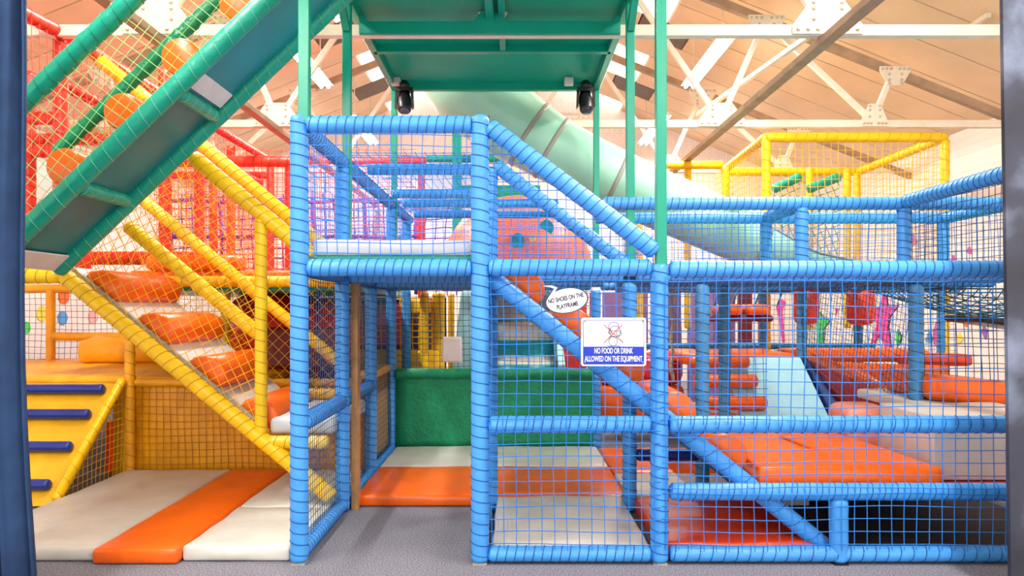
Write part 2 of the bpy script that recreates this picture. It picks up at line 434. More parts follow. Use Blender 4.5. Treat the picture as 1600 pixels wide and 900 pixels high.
# ================================================================== blue entrance frame
bf = thing('blue_play_frame', 'bright blue padded two-storey entrance frame with doorway and laced nets', 'play frame', (C[0], R[0], 0))
def T(p, a, b, m=BLUE, l=BLUE_D, nm='rail', **k): return tube(nm, a, b, m, p, lace=l, **k)
YX = [5.81, 7.02, 7.65, 8.54]
# posts
for x, yy, z1 in ((C[0], R[0], ZT+.05), (C[1], R[0], ZT+.05), (C[2], R[0], ZD+.02), (C[0], R[1], ZT-.04), (C[0], R[2], ZD-.05), (C[0], R[3], ZT-.04), (C[0], R[4], ZT-.04),
                  (C[1]+.03, R[1], ZT-.04), (C[2], R[1], ZD-.05), (C[2], R[3], ZD-.05)):
    T(bf, (x, yy, .012), (x, yy, z1), nm='post', pitch=.062, cord=.0033, r=.052)
for x in (C[0], C[1], C[2]): box('foot_plate', (x-.04, R[0]-.04, 0), (x+.04, R[0]+.04, .012), MINT_SEAM, bf)
# rails on the front
g = .05
T(bf, (C[0]+g, R[0], ZT), (C[1]-g, R[0], ZT)); T(bf, (C[0]+g, R[0], ZD), (C[1]-g, R[0], ZD))
T(bf, (C[1]+g, R[0], ZD), (C[2]-g, R[0], ZD)); T(bf, (C[1]+g, R[0], ZM), (C[2]-g, R[0], ZM)); T(bf, (C[1]+g, R[0], .055), (C[2]-g, R[0], .055), r=.045)
# sides and cross rails
for z in (ZT, ZD): T(bf, (C[0], R[0]+g, z), (C[0], YX[3] if z == ZT else R[3], z))
T(bf, (C[0], R[0]+g, ZM), (C[0], R[1]-g, ZM)); T(bf, (C[0], R[1]+g, ZM), (C[0], R[2]-g, ZM)); T(bf, (C[0], R[0]+g, .05), (C[0], R[3]-g, .05), r=.042)
T(bf, (C[1], R[0]+g, .05), (C[1], R[1]-g, .05), r=.04)
T(bf, (C[1], R[0]+g, ZD), (C[1], R[1]-g, ZD))
for i, yy in enumerate(YX): T(bf, (C[0]+.05, yy, 2.61), (C[1] if i < 2 else .5, yy, 2.61), r=.046)
for yy, x1 in ((R[1], C[2]), (R[2], C[2]), (R[3], C[2])): T(bf, (C[0]+g, yy, ZD), (x1-g, yy, ZD))
# stair roof rails down from the tower top
T(bf, (C[1]+.05, R[0], ZT-.01), (C[2]-.02, R[0], ZD+.09), r=.052); T(bf, (C[1]+.06, R[1], ZT-.02), (C[2]-.02, R[1], ZD+.08))
# decks and deck pads
box('deck_board', (C[0]+.05, R[0]+.03, ZD+.045), (C[1]-.02, R[4]-.1, ZD+.068), STEEL_G, bf)
for a, b in ((0, 1), (1, 2), (2, 3), (3, 4)): pad('deck_pad', (C[0]+.06, R[a]+.04, ZD+.07), (C[1]-.03, R[b]-.01-(.1 if b == 4 else 0), ZD+.165), GREYV, bf)
# nets
net(bf, [(C[0]+.05, R[0]-.02, ZD+.05), (C[1]-.05, R[0]-.02, ZD+.05), (C[1]-.05, R[0]-.02, ZT-.04), (C[0]+.05, R[0]-.02, ZT-.04)], BLUE_NET, cell=.062)
net(bf, [(C[1]+.05, R[0]-.052, .09), (C[2], R[0]-.057, .09), (C[2], R[0]-.057, ZM), (C[1]+.05, R[0]-.052, ZM)], BLUE_NET, cell=.072, sag=.006)
net(bf, [(C[1]+.05, R[0]-.052, ZM), (C[2], R[0]-.057, ZM), (C[2], R[0]-.057, ZD-.05), (C[1]+.05, R[0]-.052, ZD-.05)], BLUE_NET, cell=.072, sag=.006)
net(bf, [(C[1], R[0], ZD), (C[2], R[0], ZD), (C[1], R[0], ZT)], BLUE_NET, udir=(1, 0, 0)); net(bf, [(C[1], R[1], ZD), (C[2], R[1], ZD), (C[1], R[1], ZT)], BLUE_NET, udir=(1, 0, 0))
for a, b in ((R[0], R[1]), (R[1], R[2]), (R[2], R[3])):
    net(bf, [(C[0], a, .06), (C[0], b, .06), (C[0], b, ZD), (C[0], a, ZD)], DBLUE_NET, r=.0025)
net(bf, [(C[0], R[0], ZD+.1), (C[0], R[4], ZD+.1), (C[0], R[4], ZT), (C[0], R[0], ZT)], BLUE_NET, r=.0025)
net(bf, [(C[1], R[0], .06), (C[1], R[1], .06), (C[1], R[1], ZD), (C[1], R[0], ZD)], BLUE_NET, r=.0025)
net(bf, [(C[0], R[3]+.04, .85), (C[2], R[3]+.04, .85), (C[2], R[3]+.04, ZD), (C[0], R[3]+.04, ZD)], DBLUE_NET, cell=.06)
net(bf, [(C[0], R[4], ZD+.15), (C[2], R[4], ZD+.15), (C[2], R[4], 2.6), (C[0], R[4], 2.6)], BLUE_NET, cell=.07)
net(bf, [(C[0], 8.5, 2.61), (C[0], R[1], 2.61), (C[1], R[1], 2.61), (C[1], 8.5, 2.61)], BLUE_NET, cell=.07)
# timber post by the doorway
tag(bar('timber_post', (C[0]+.075, R[1]+.1, 0), (C[0]+.075, R[1]+.1, 1.66), .05, .09, WOOD), 'bare timber post fixed beside the blue doorway post', 'post')
# green fabric wall at the back of the doorway
gp = thing('green_wall_panel', 'green fabric barrier wall across the back of the entrance mats', 'panel', (-.19, R[3], 0))
sheet('fabric_sheet', [(C[0]+.05, R[3]-.03, .07), (C[2]-.02, R[3]-.03, .07), (C[2]-.02, R[3]-.03, .8), (C[0]+.05, R[3]-.03, .8)], GREENFAB, gp, wr=.004)
tube('top_roll', (C[0]+.05, R[3]-.02, .815), (C[2]-.03, R[3]-.02, .815), GREENFAB, gp, .055, wob=.08)
tn = thing('tan_side_panel', 'tan yellow side board with padded top beside the entrance mats', 'panel', (C[0], 6.7, 0))
sheet('board_sheet', [(C[0]-.03, R[2]+.06, .1), (C[0]-.03, R[3]-.05, .1), (C[0]-.03, R[3]-.05, .84), (C[0]-.03, R[2]+.06, .84)], TAN, tn, wr=.002)
pad('top_pad', (C[0]-.14, R[2]+.06, .84), (C[0]+.01, R[3]-.05, .92), TAN, tn, r=.03)

# ------------------------------------------------------------------ stairs (both descend to +X)
def step_profile(x0, line, k=1.0):
    a = x0-.17*k; za = line(a)
    pts = [(a, za), (a+.03*k, za+.03*k), (x0-.06*k, za+.042*k), (x0+.005*k, za+.03*k), (x0+.055*k, za-.005*k), (x0+.085*k, za-.055*k), (x0+.09*k, za-.105*k), (x0+.075*k, za-.145*k), (x0+.045*k, line(x0+.045*k))]
    return pts
def stair_bed(parent, line, xa, xb, y0, y1, m, th=.05):
    L = V((xb-xa, 0, line(xb)-line(xa)))
    pr = [(xa, line(xa)-th), (xb, line(xb)-th), (xb, line(xb)), (xa, line(xa))]
    return prism('stair_bed', pr, 'Y', y0, y1, m, parent, bev=.01)
bs = thing('blue_staircase', 'padded staircase with orange steps running down behind the blue diagonal', 'staircase', (.9, 4.7, 0))
ln = lambda x: 1.648-.816*(x+.114)
T(bs, (-.13, 4.21, ln(-.13)), (1.86, 4.21, .06), nm='stringer', pitch=.13, r=.052)
T(bs, (-.13, 5.05, ln(-.13)), (1.6, 5.05, ln(1.6)), nm='stringer', m=BLUE_SHADED, l=None)
lb = lambda x: ln(x)+.075
stair_bed(bs, lb, -.1, 1.5, 4.25, 5.0, GREYV)
for x in (.11, .41, .71, 1.02, 1.33): prism('step', step_profile(x, lb), 'Y', 4.26, 4.98, ORANGE, bs, True, bev=.02)

ys = thing('yellow_staircase', 'yellow railed staircase with rounded orange steps and diamond netting', 'staircase', (-2.2, 5.5, 0))
a0 = W(100, 430, 5.0); b0 = W(520, 778, 5.0); sl = (b0.z-a0.z)/(b0.x-a0.x)
ly = lambda x: a0.z+sl*(x-a0.x)
yk = dict(pitch=.075, cord=.003)
YN, YFAR = 5.0, 6.05
def Y_(a, b, nm='rail', **k): return tube(nm, a, b, YEL, ys, lace=YEL_D, **{**yk, **k})
Y_((a0.x, YN, ly(a0.x)), (b0.x, YN, ly(b0.x)), 'stringer', r=.057); Y_((a0.x, YFAR, ly(a0.x)), (-1.7, YFAR, ly(-1.7)), 'stringer')
hm, ht = .70, 1.585
Y_((-2.74, YN+.06, ly(-2.74)+hm), (-1.80, YN+.06, ly(-1.80)+hm), r=.05); Y_((-3.3, YFAR, ly(-3.3)+hm), (-1.48, YFAR, ly(-1.48)+hm))
Y_((-2.25, YN, ly(-2.25)+ht), (-1.4, YN, ly(-1.4)+ht), r=.055); Y_((-3.78, YFAR, ly(-3.78)+ht), (-1.35, YFAR, ly(-1.35)+ht), r=.055)
Y_((-1.766, YN, ly(-1.766)+.02), (-1.766, YN, ly(-1.766)+ht-.03), 'post', r=.042)
Y_((-1.77, YFAR, .1), (-1.77, YFAR, ly(-1.77)+hm), 'post', r=.042)
Y_((-1.75, YN, .535), (C[0]-.06, YN, .535), r=.046); Y_((-1.75, YFAR, .75), (C[0]-.06, YFAR, .75), r=.05)
lyb = lambda x: ly(x)+.085
stair_bed(ys, lyb, -3.12, -1.8, 5.05, 6.0, BEIGE)
prism('bed_edge', [(-3.12, lyb(-3.12)+.012), (-1.8, lyb(-1.8)+.012), (-1.8, lyb(-1.8)-.04), (-3.12, lyb(-3.12)-.04)], 'Y', 5.02, 5.05, MINT_SEAM, ys)
for x in (-2.87, -2.5, -2.13, -1.76): prism('step', step_profile(x, lyb, 1.05), 'Y', 5.06, 5.98, ORANGE, ys, True, bev=.025)
pad('landing_pad', (-1.72, 5.02, .585), (C[0]-.02, 6.1, .70), GREYV, ys, r=.04)
net(ys, [(a0.x, YN, ly(a0.x)), (-1.766, YN, ly(-1.766)), (-1.766, YN, ly(-1.766)+ht), (-2.3, YN, ly(-2.3)+ht), (-3.05, YN, ly(-3.05)+.55)], YEL_NET, cell=.062, diamond=True, udir=(1, 0, -.35), sag=.006)
net(ys, [(a0.x, YFAR, ly(a0.x)), (-1.35, YFAR, ly(-1.35)), (-1.35, YFAR, ly(-1.35)+ht), (a0.x, YFAR, ly(a0.x)+ht)], YEL_NET, cell=.075, diamond=True, udir=(1, 0, 0), sag=.006, r=.002)
# yellow deck rails at the stair head
T(ys, (-3.75, YN, ZD), (a0.x-.02, YN, ZD), YEL, YEL_D, r=.06, **yk)
T(ys, (-3.6, R[2]+.02, ZD), (C[0]-.06, R[2]+.02, ZD), YEL, YEL_D, **yk)
box('deck_board', (-3.9, 6.25, ZD-.08), (-1.4, 9.8, ZD-.02), STEEL_G, ys)

# ------------------------------------------------------------------ green ramp
gr = thing('green_ramp', 'steep green padded climbing ramp seen from below with handrails', 'ramp', (-2.0, 4.55, 1.7))
lg = lambda x: 2.79+.955*(x+2.02)
x0, x1 = -3.13, -1.1; gk = dict(pitch=.1, cord=.002)
T(gr, (x0-.25, 4.25, lg(x0-.25)), (x1, 4.25, lg(x1)), GRN, GRN_D, 'side_pad', r=.057, **gk); T(gr, (x0, 4.88, lg(x0)), (x1, 4.88, lg(x1)), GRN, GRN_D, 'side_pad', r=.057, **gk)
prism('ramp_panel', [(x0, lg(x0)+.01), (x1, lg(x1)+.01), (x1, lg(x1)+.04), (x0, lg(x0)+.04)], 'Y', 4.27, 4.87, RAMP_U, gr)
for x in (-2.6, -2.0): T(gr, (x-.02, 4.3, lg(x)-.03), (x-.02, 4.84, lg(x)-.03), GRN, GRN_D, 'cross_bar', r=.045, **gk)
prism('flap', [(-1.97, lg(-1.97)-.01), (-1.89, lg(-1.89)-.004), (-1.89, lg(-1.89)+.005), (-1.97, lg(-1.97)+.004)], 'Y', 4.36, 4.8, LPLAST, gr)
prism('flap', [(x0+.02, lg(x0)-.0), (x0+.12, lg(x0+.1)), (x0+.12, lg(x0+.1)+.01), (x0+.02, lg(x0)+.01)], 'Y', 4.3, 4.83, LPLAST, gr)
for x in (-2.72, -2.37, -2.02, -1.67, -1.32):
    zc = lg(x)+.215; pr = [(x+.115*math.cos(t*math.pi/10), zc+.115*math.sin(t*math.pi/10)) for t in range(20)]
    prism('roller', pr, 'Y', 4.31, 4.82, ORANGE, gr, True, bev=.015)
T(gr, (x0-.1, 4.25, lg(x0-.1)+.775), (x1, 4.25, lg(x1)+.775), GRN, GRN_RAIL, 'handrail', r=.056, pitch=.09, wob=.09)  # dark green cord added here to draw the sleeve's shaded wrap creases
T(gr, (x0, 4.88, lg(x0)+.81), (x1, 4.88, lg(x1)+.81), GRN_RAIL, None, 'handrail', r=.047, pitch=.06, wob=.16)
net(gr, [(x0-.2, 4.25, lg(x0-.2)), (x1, 4.25, lg(x1)), (x1, 4.25, lg(x1)+.78), (x0-.2, 4.25, lg(x0-.2)+.78)], GRN_NET, cell=.062, diamond=True, udir=(1, 0, .12), r=.0025)
net(gr, [(x0, 4.88, lg(x0)), (x1, 4.88, lg(x1)), (x1, 4.88, lg(x1)+.8), (x0, 4.88, lg(x0)+.8)], GRN_NET, cell=.062, diamond=True, udir=(1, 0, .0), r=.002)

# ------------------------------------------------------------------ green steel platform overhead
gt = thing('green_platform', 'green steel platform overhead on six square columns', 'platform', (-.17, 5.6, 1.7))
GX = (-1.2, .86); ZP = 3.77
for x, s in ((GX[0], -1), (GX[1], 1)):
    for yy, z0 in ((R[0], ZT if s < 0 else ZD), (R[1], ZD), (R[3], ZD)):
        bar('column', (x, yy+(.02 if yy != R[0] else 0), z0), (x, yy+(.02 if yy != R[0] else 0), ZP+.1 if yy > 4.5 else 4.4), .06, .06, STEEL_G, gt)
    bar('side_beam', (x, 4.4, ZP-.02), (x, R[3]+.04, ZP-.02), .06, .1, STEEL_G, gt)
    bar('knee_brace', (x, R[1]-.01, 3.5), (x, R[1]-.75, 4.15), .05, .06, STEEL_G, gt)
for a, b in ((4.4, R[2]-.02), (R[2]+.02, R[3])): box('floor_sheet', (GX[0], a, ZP), (GX[1], b, ZP+.03), PANEL_G, gt)
for yy, h in ((R[3]+.01, .09), (R[2], .08), (4.6, .09)): bar('cross_beam', (GX[0], yy, ZP-.03), (GX[1], yy, ZP-.03), .06, h, STEEL_G, gt)
bar('joist', (-.17, 4.4, ZP-.05), (-.17, 5.48, ZP-.05), .06, .07, STEEL_G, gt); bar('joist', (-.08, 4.4, ZP-.03), (-.08, R[2]+.02, ZP-.03), .05, .06, STEEL_G, gt)
bar('front_channel', (GX[0]+.03, 5.455, 3.625), (GX[1]-.03, 5.455, 3.625), .03, .1, STEEL_G, gt)
prism('bracket', [(-.34, 3.575), (.02, 3.575), (.02, 3.62), (-.1, 3.74), (-.24, 3.74), (-.34, 3.62)], 'Y', 5.43, 5.44, STEEL_G, gt)
for x, s in ((GX[0]+.03, 1), (GX[1]-.03, -1)): prism('corner_plate', [(x, 3.58), (x+s*.16, 3.58), (x, 3.74)], 'Y', 5.432, 5.44, GRN, gt)
def stage_light(x, y, label):
    t = thing('stage_light', label, 'stage light', (x, y, 3.45), 'black moving stage lights')
    vs, fs = [], []
    tube_geo([V((x, y, 3.72)), V((x, y, 3.69)), V((x, y, 3.64))], [.03, .05, .055], 14, vs, fs); obj('base', vs, fs, BLACK, t)
    for s in (-1, 1): prism('yoke_arm', [(x+s*.075-.012, 3.64), (x+s*.075+.012, 3.64), (x+s*.082+.01, 3.46), (x+s*.082-.01, 3.44)], 'Y', y-.035, y+.035, BLACK, t)
    prism('yoke_bridge', [(x-.09, 3.645), (x+.09, 3.645), (x+.085, 3.61), (x-.085, 3.61)], 'Y', y-.05, y+.05, BLACK, t)
    vs, fs = [], []; d = V((.05, -.35, -.9)).normalized(); c = V((x, y, 3.52))
    tube_geo([c-d*.1, c-d*.085, c, c+d*.1, c+d*.115], [.03, .055, .07, .066, .06], 18, vs, fs); h = obj('head', vs, fs, BLACK, t)
    vs, fs = [], []; tube_geo([c+d*.114, c+d*.122], [.056, .045], 18, vs, fs); obj('lens', vs, fs, GLASS, h)
p = W(632, 130, 7.0); stage_light(p.x, 7.0, 'black stage light under the platform corner above the blue tower')
p = W(915, 130, 7.0); stage_light(p.x, 7.0, 'black stage light under the platform corner beside the slender green column')
for px, py, lb_ in ((618, 113, 'small pale junction box beside the stage light above the blue tower'), (889, 126, 'small pale junction box beside the stage light near the mint slide')):
    p = W(px, py, 7.05); jb = pad('junction_box', (p.x-.045, 7.02, ZP-.075), (p.x+.045, 7.1, ZP-.002), LPLAST, r=.008, puff=0, wr=0); tag(jb, lb_, 'box')

# ================================================================== mats on the floor
def mat_pad(lo, hi, m, label, **k): return tag(pad('floor_mat', lo, hi, m, None, **{'r': .02, 'puff': .012, 'wr': .004, **k}), label, 'mat', None)
mat_pad((-3.32, 4.13, .002), (-2.42, 6.14, .085), BEIGE, 'wide beige floor mat beside the navy curtain and climbing board')
mat_pad((-2.415, 4.08, .002), (-1.925, 6.14, .09), ORANGE, 'long orange floor mat strip between two beige mats under the yellow stairs', wr=.002)
mat_pad((-1.92, 4.13, .002), (C[0]-.06, 4.98, .085), BEIGE, 'creased beige floor mat against the first blue post', wr=.007)
mat_pad((-1.92, 5.0, .002), (C[0]-.06, 6.14, .085), BEIGE, 'beige floor mat under the foot of the yellow stringer')
mat_pad((C[0]+.06, 5.28, .002), (C[2]+.0, 6.26, .085), ORANGE, 'orange floor mat lying across the entrance doorway')
mat_pad((C[0]+.06, 6.265, .002), (C[2]+.0, R[3]-.05, .085), BEIGE, 'beige floor mat in front of the green fabric wall')
mat_pad((C[1]+.07, 4.17, .002), (C[2]-.04, 5.27, .085), BEIGE, 'beige floor mat behind the net under the warning sign', wr=.007)
mat_pad((C[2]+.03, 4.17, .002), (C[3]-.07, 5.2, .10), ORANGE_D, 'dark orange floor mat below the foot of the blue staircase', wr=.006)
mat_pad((C[2]+.01, 5.25, .002), (2.2, 6.0, .085), BEIGE, 'beige floor mat beneath the low deck behind the dark rail')
mat_pad((C[2]+.01, 6.01, .002), (2.2, 7.1, .085), ORANGE, 'orange floor mat beside the green fabric wall end')

# climbing board with navy rungs
CBY = mat('mustard_vinyl', (222, 166, 26), .42, .2, 9)
cb = thing('climbing_board', 'yellow sloping climbing board with four navy padded rungs', 'climbing board', (-3.8, 5.6, 0))
prism('board', [(5.23, .02), (6.13, .83), (6.16, .80), (5.27, -.0)], 'X', -4.6, -3.36, CBY, cb)
net(cb, [(-3.37, 5.3, .02), (-3.37, 6.15, .02), (-3.37, 6.15, .8)], YEL_NET, cell=.06, udir=(0, 1, 0))
box('red_strap', (-3.4, 5.95, .1), (-3.38, 6.02, .52), RED, cb)
box('back_board', (-3.46, 6.16, .0), (-3.36, 6.19, .8), CBY, cb)
tube('edge_pad', (-3.36, 5.23, .06), (-3.36, 6.13, .86), YEL, cb, .035, lace=YEL_D, pitch=.12)
for i, t in enumerate((.13, .42, .69, .915)):
    p = V((0, 5.23+.9*t, .02+.81*t))
    tube('rung', (-4.55, p.y-.03, p.z+.03), (-3.46, p.y-.03, p.z+.03), NAVY, cb, .042, wob=.01)
# amber panels and deck behind the front mats
am = thing('amber_net_panel', 'amber fabric panel under netting behind the beige and orange mats', 'panel', (-2.3, R[2], 0))
sheet('fabric_sheet', [(-3.3, R[2]+.03, .03), (C[0]-.04, R[2]+.03, .03), (C[0]-.04, R[2]+.03, .82), (-3.3, R[2]+.03, .82)], AMBER, am, wr=.012)
net(am, [(-3.3, R[2], .03), (C[0]-.04, R[2], .03), (C[0]-.04, R[2], .84), (-3.3, R[2], .84)], AMBER_NET, cell=.062, r=.003)
tube('post', (-3.33, R[2], .0), (-3.33, R[2], 1.68), AMBER, am, .042, lace=AMBER_NET, pitch=.1)
tube('rail', (-3.28, R[2], .83), (C[0]-.08, R[2], .83), AMBER, am, .035)
ad = thing('amber_deck', 'low amber padded deck behind the climbing board with netted side', 'deck', (-3.9, 7.3, .8))
pad('deck_pad', (-5.6, 6.22, .8), (-2.2, 8.6, .88), AMBER, ad, wr=.01)
pad('bolster', (-4.7, 7.6, .88), (-2.5, 8.1, 1.15), AMBER, ad, r=.1, wr=.02)
tube('post', (-5.37, 8.27, 0), (-5.37, 8.27, 1.7), AMBER, ad, .05); tube('post', (-2.9, 7.2, 0), (-2.9, 7.2, 1.7), YEL, ad, .045); tube('post', (-2.1, 7.5, 0), (-2.1, 7.5, 1.7), YEL, ad, .045)
tube('rail', (-5.37, 8.27, 1.15), (-2.6, 8.27, 1.15), AMBER, ad, .05); tube('rail', (-6.2, 8.27, ZD), (-2.6, 8.27, ZD), AMBER, ad, .05)
net(ad, [(-6.3, 8.3, .85), (-2.6, 8.3, .85), (-2.6, 8.3, 1.7), (-6.3, 8.3, 1.7)], mat('dark_cord', (92, 74, 50), .6, var=0), cell=.07, r=.003)
sheet('side_sheet', [(C[0]-.15, 6.3, .1), (C[0]-.15, 8.2, .1), (C[0]-.15, 8.2, .8), (C[0]-.15, 6.3, .8)], YEL, ad, wr=.01)
rd = thing('red_tunnel', 'shiny red moulded tunnel under the deck behind the yellow stairs', 'tunnel', (-2.1, 7.9, .9))
vs, fs = [], []
tube_geo([V((-3.0, 8.0, 1.28)), V((-2.85, 7.9, 1.28)), V((-2.3, 7.5, 1.24)), V((-1.85, 7.2, 1.15)), V((-1.75, 7.15, 1.1))], [.3, .4, .42, .4, .3], 24, vs, fs); obj('shell', vs, fs, mat('red_gloss_plastic', (226, 30, 34), .14, .02, 4, .05), rd)
sheet('skirt', [(-2.9, 8.3, .3), (-1.7, 7.9, .3), (-1.7, 7.9, .95), (-2.9, 8.3, .95)], MAROON, rd)
sheet('skirt', [(-2.4, 6.75, .9), (-1.62, 6.75, .9), (-1.62, 6.75, 1.3), (-2.4, 6.75, 1.3)], MAROON, rd)

# ================================================================== right-hand low bays
rf = thing('blue_low_bay_frame', 'long blue padded frame with low deck and netting beside the dark board', 'play frame', (1.9, R[0], 0))
XE = 3.0
for z, rr, pp in ((ZD-.01, .051, .052), (ZM, .05, .072), (ZL, .05, .072), (.055, .045, .072)): T(rf, (C[2]+.06, R[0], z), (XE, R[0], z), r=rr, pitch=pp)
T(rf, (C[3], R[0], .012), (C[3], R[0], ZL-.04), nm='post', l=None, r=.052)
box('foot_plate', (C[3]-.04, R[0]-.04, 0), (C[3]+.04, R[0]+.04, .012), BLACK, rf)
net(rf, [(C[2], R[0]-.057, .09), (XE, R[0]-.057, .09), (XE, R[0]-.057, ZL), (C[2], R[0]-.057, ZL)], BLUE_NET, cell=.072, sag=.006)
net(rf, [(C[2], R[0]-.057, ZL), (XE, R[0]-.057, ZL), (XE, R[0]-.057, ZM), (C[2], R[0]-.057, ZM)], BLUE_NET, cell=.072, sag=.006)
net(rf, [(C[2], R[0]-.057, ZM), (XE, R[0]-.057, ZM), (XE, R[0]-.057, ZD-.05), (C[2], R[0]-.057, ZD-.05)], BLUE_NET, cell=.072, sag=.006)
for x, yy in ((1.38, R[1]), (1.85, R[2]), (C[4], R[1]), (2.95, R[3]), (2.93, R[4]), (4.03, R[4]), (5.0, R[4])):
    T(rf, (x, yy, ZL-.3), (x, yy, ZD-.06), BLUE_SHADED, DBLUE_NET, 'post', pitch=.07)
for yy, xa, xb in ((R[1], C[2]+.05, 3.6), (R[2], C[2]+.05, 4.2), (R[3], C[2]+.05, 4.6), (R[4], 1.2, 5.2)): T(rf, (xa, yy, ZD), (xb, yy, ZD))
T(rf, (C[2]+.05, R[1], ZL), (1.5, R[1], ZL), NAVY, None, r=.045)  # blue rail coloured navy, the shade on it is in the colour
T(rf, (C[4], R[1], ZD), (C[4], R[4], ZD), BLUE_SHADED, DBLUE_NET)
for yy, z in ((9.0, 1.0), (R[4], .95)): T(rf, (1.2, yy, z), (4.6, yy, z), BLUE_SHADED, DBLUE_NET, r=.04)
T(rf, (C[4], R[1], .75), (3.9, R[1]-.3, .62), BLUE_SHADED, DBLUE_NET, r=.05)
net(rf, [(C[4], R[1], ZL), (C[4], R[3], .9), (C[4], R[3], ZD), (C[4], R[1], ZD)], DBLUE_NET, cell=.055, r=.0025)
net(rf, [(C[4], R[1]+.05, ZM), (4.0, R[1]+.05, ZM), (4.0, R[1]+.05, ZD), (C[4], R[1]+.05, ZD)], mat('black_net', (44, 40, 46), .6, var=0), cell=.06, r=.003)
net(rf, [(2.95, R[4]+.04, .9), (5.2, R[4]+.04, .9), (5.2, R[4]+.04, ZD), (2.95, R[4]+.04, ZD)], DBLUE_NET, cell=.06, r=.0025)
net(rf, [(C[2], R[1], ZM), (1.85, R[1], ZM), (1.85, R[1], ZD), (C[2], R[1], ZD)], DBLUE_NET, cell=.06, r=.0025)
box('deck_board', (C[2]+.05, R[1]+.05, ZD+.04), (3.7, R[2]+.1, ZD+.07), mat('pale_green_board', (120, 190, 140), .5), rf)
box('low_deck_board', (1.45, R[0]+.07, ZL-.03), (3.6, R[3], ZL), ORANGE_D, rf)
tag(box('floor_shade', (1.95, R[0]+.1, .0), (3.6, R[2], .02), mat('shade_black', (34, 32, 36), .7)), 'black sheet painting the shade on the floor under the low deck', 'mat')  # black sheet laid to darken the floor where only shade falls
box('shade_backing', (1.95, R[2], .02), (3.6, R[2]+.03, ZL-.04), BLACK, rf)  # black backing, paints the shade in the space under the deck
# pads on the low deck
def thing_pad(name, lo, hi, m, label, cat, **k): return tag(pad(name, lo, hi, m, None, **k), label, cat)
def wa(p):
    t = (p.y-4.2)/.95; return (p.x+(.0 if p.x < 2 else -.28*t), p.y, p.z+.07*t)
thing_pad('deck_mat', (1.46, 4.2, ZL+.005), (2.56, 5.2, ZL+.115), ORANGE, 'large orange padded mat lying on the low deck behind the net', 'mat', r=.02, warp=wa, puff=.02)
thing_pad('grey_block', (2.58, 4.35, ZL+.005), (3.4, 5.0, ZL+.40), BEIGE, 'beige square block on the low deck beside the dark board', 'block', r=.015)
thing_pad('pink_bolster', (2.36, 5.0, ZL+.03), (2.7, 5.35, ZL+.36), mat('dusty_pink_vinyl', (222, 140, 118), .4, .2), 'dusty pink cushion between the orange mat and beige block', 'cushion', r=.06)
def wb(p): return (p.x, p.y, p.z-.12*(p.x-2.9))
thing_pad('orange_cushion', (2.95, 5.0, ZL+.42), (4.0, 5.7, ZL+.6), ORANGE, 'thick orange cushion above the beige block near the dark board', 'cushion', r=.06, warp=wb)
thing_pad('white_wedge', (2.86, 5.05, ZL+.32), (4.0, 5.9, ZL+.4), BEIGE, 'white flat pad under the thick orange cushion', 'pad', r=.02)
# pale blue ramp with orange rolls
pr_ = thing('pale_blue_slide', 'pale blue padded slope with orange rolls at one side', 'slide', (2.4, 7.0, .4))
prism('slope', [(6.45, .40), (7.2, .98), (7.2, .9), (6.6, .40)], 'X', 2.12, 2.92, PALEB, pr_)
for yy, zz in ((6.62, .60), (6.84, .78), (7.05, .95)): tube('roll', (1.75, yy-.03, zz), (2.36-.05*(yy-6.6), yy-.03, zz), ORANGE, pr_, .065, wob=0)
sheet('side_web', [(2.94, 6.3, .42), (2.94, 7.2, .42), (2.94, 7.2, 1.02), (2.94, 6.3, .55)], NAVY, pr_, wr=0)
thing_pad('top_pad', (1.75, 7.22, .90), (2.88, 8.1, 1.02), ORANGE, 'orange pad on the deck at the head of the pale blue slope', 'pad', r=.04)
thing_pad('orange_bench_pad', (3.0, 7.6, .9), (4.5, 8.1, 1.03), ORANGE, 'long orange pad below the pink star figure', 'pad', r=.05)
thing_pad('orange_far_pad', (4.1, 7.3, .88), (4.75, 7.6, 1.0), ORANGE_D, 'short red orange pad behind the blue corner post', 'pad', r=.04)
sl_ = thing('red_fabric_chute', 'red mesh fabric chute with orange rim beside the pale blue slope', 'chute', (3.3, 6.7, .4))
sheet('fabric_sheet', [(2.98, 7.1, .42), (3.3, 5.4, .42), (3.3, 5.4, .66), (2.98, 7.1, .98)], RED_MESH, sl_, wr=.02)
tube('rim', (3.0, 7.1, .98), (3.32, 5.4, .68), ORANGE, sl_, .05, wob=.1)
sheet('far_sheet', [(3.0, 7.15, .6), (4.4, 7.15, .6), (4.4, 7.15, .9), (3.0, 7.15, .95)], ORANGE, sl_, wr=.03)
# hanging punch bags
def bag(px, y0, y1, w, Y, label):
    a = W(px, y0, Y); b = W(px, y1, Y); h = a.z-b.z; r = w/2*Y/F
    t = thing('punch_bag', label, 'punch bag', (b.x, Y, b.z), 'hanging punch bags')
    vs, fs = [], []
    tube_geo([V((b.x, Y, b.z)), V((b.x, Y, b.z+.02)), V((b.x, Y, b.z+.07)), V((b.x, Y, b.z+h*.5)), V((b.x, Y, a.z-.02)), V((b.x, Y, a.z))], [r*.4, r*.82, r, r, r, r*.9], 20, vs, fs)
    obj('body', vs, fs, ORANGE_D, t); bar('strap', (b.x, Y, a.z), (b.x, Y, a.z+.12), .04, .01, BLACK, t)
bag(1260, 452, 507, 38, 8.0, 'red orange hanging bag beside the lime star figure'); bag(1345, 452, 508, 42, 8.0, 'red orange hanging bag beside the pink star figure')
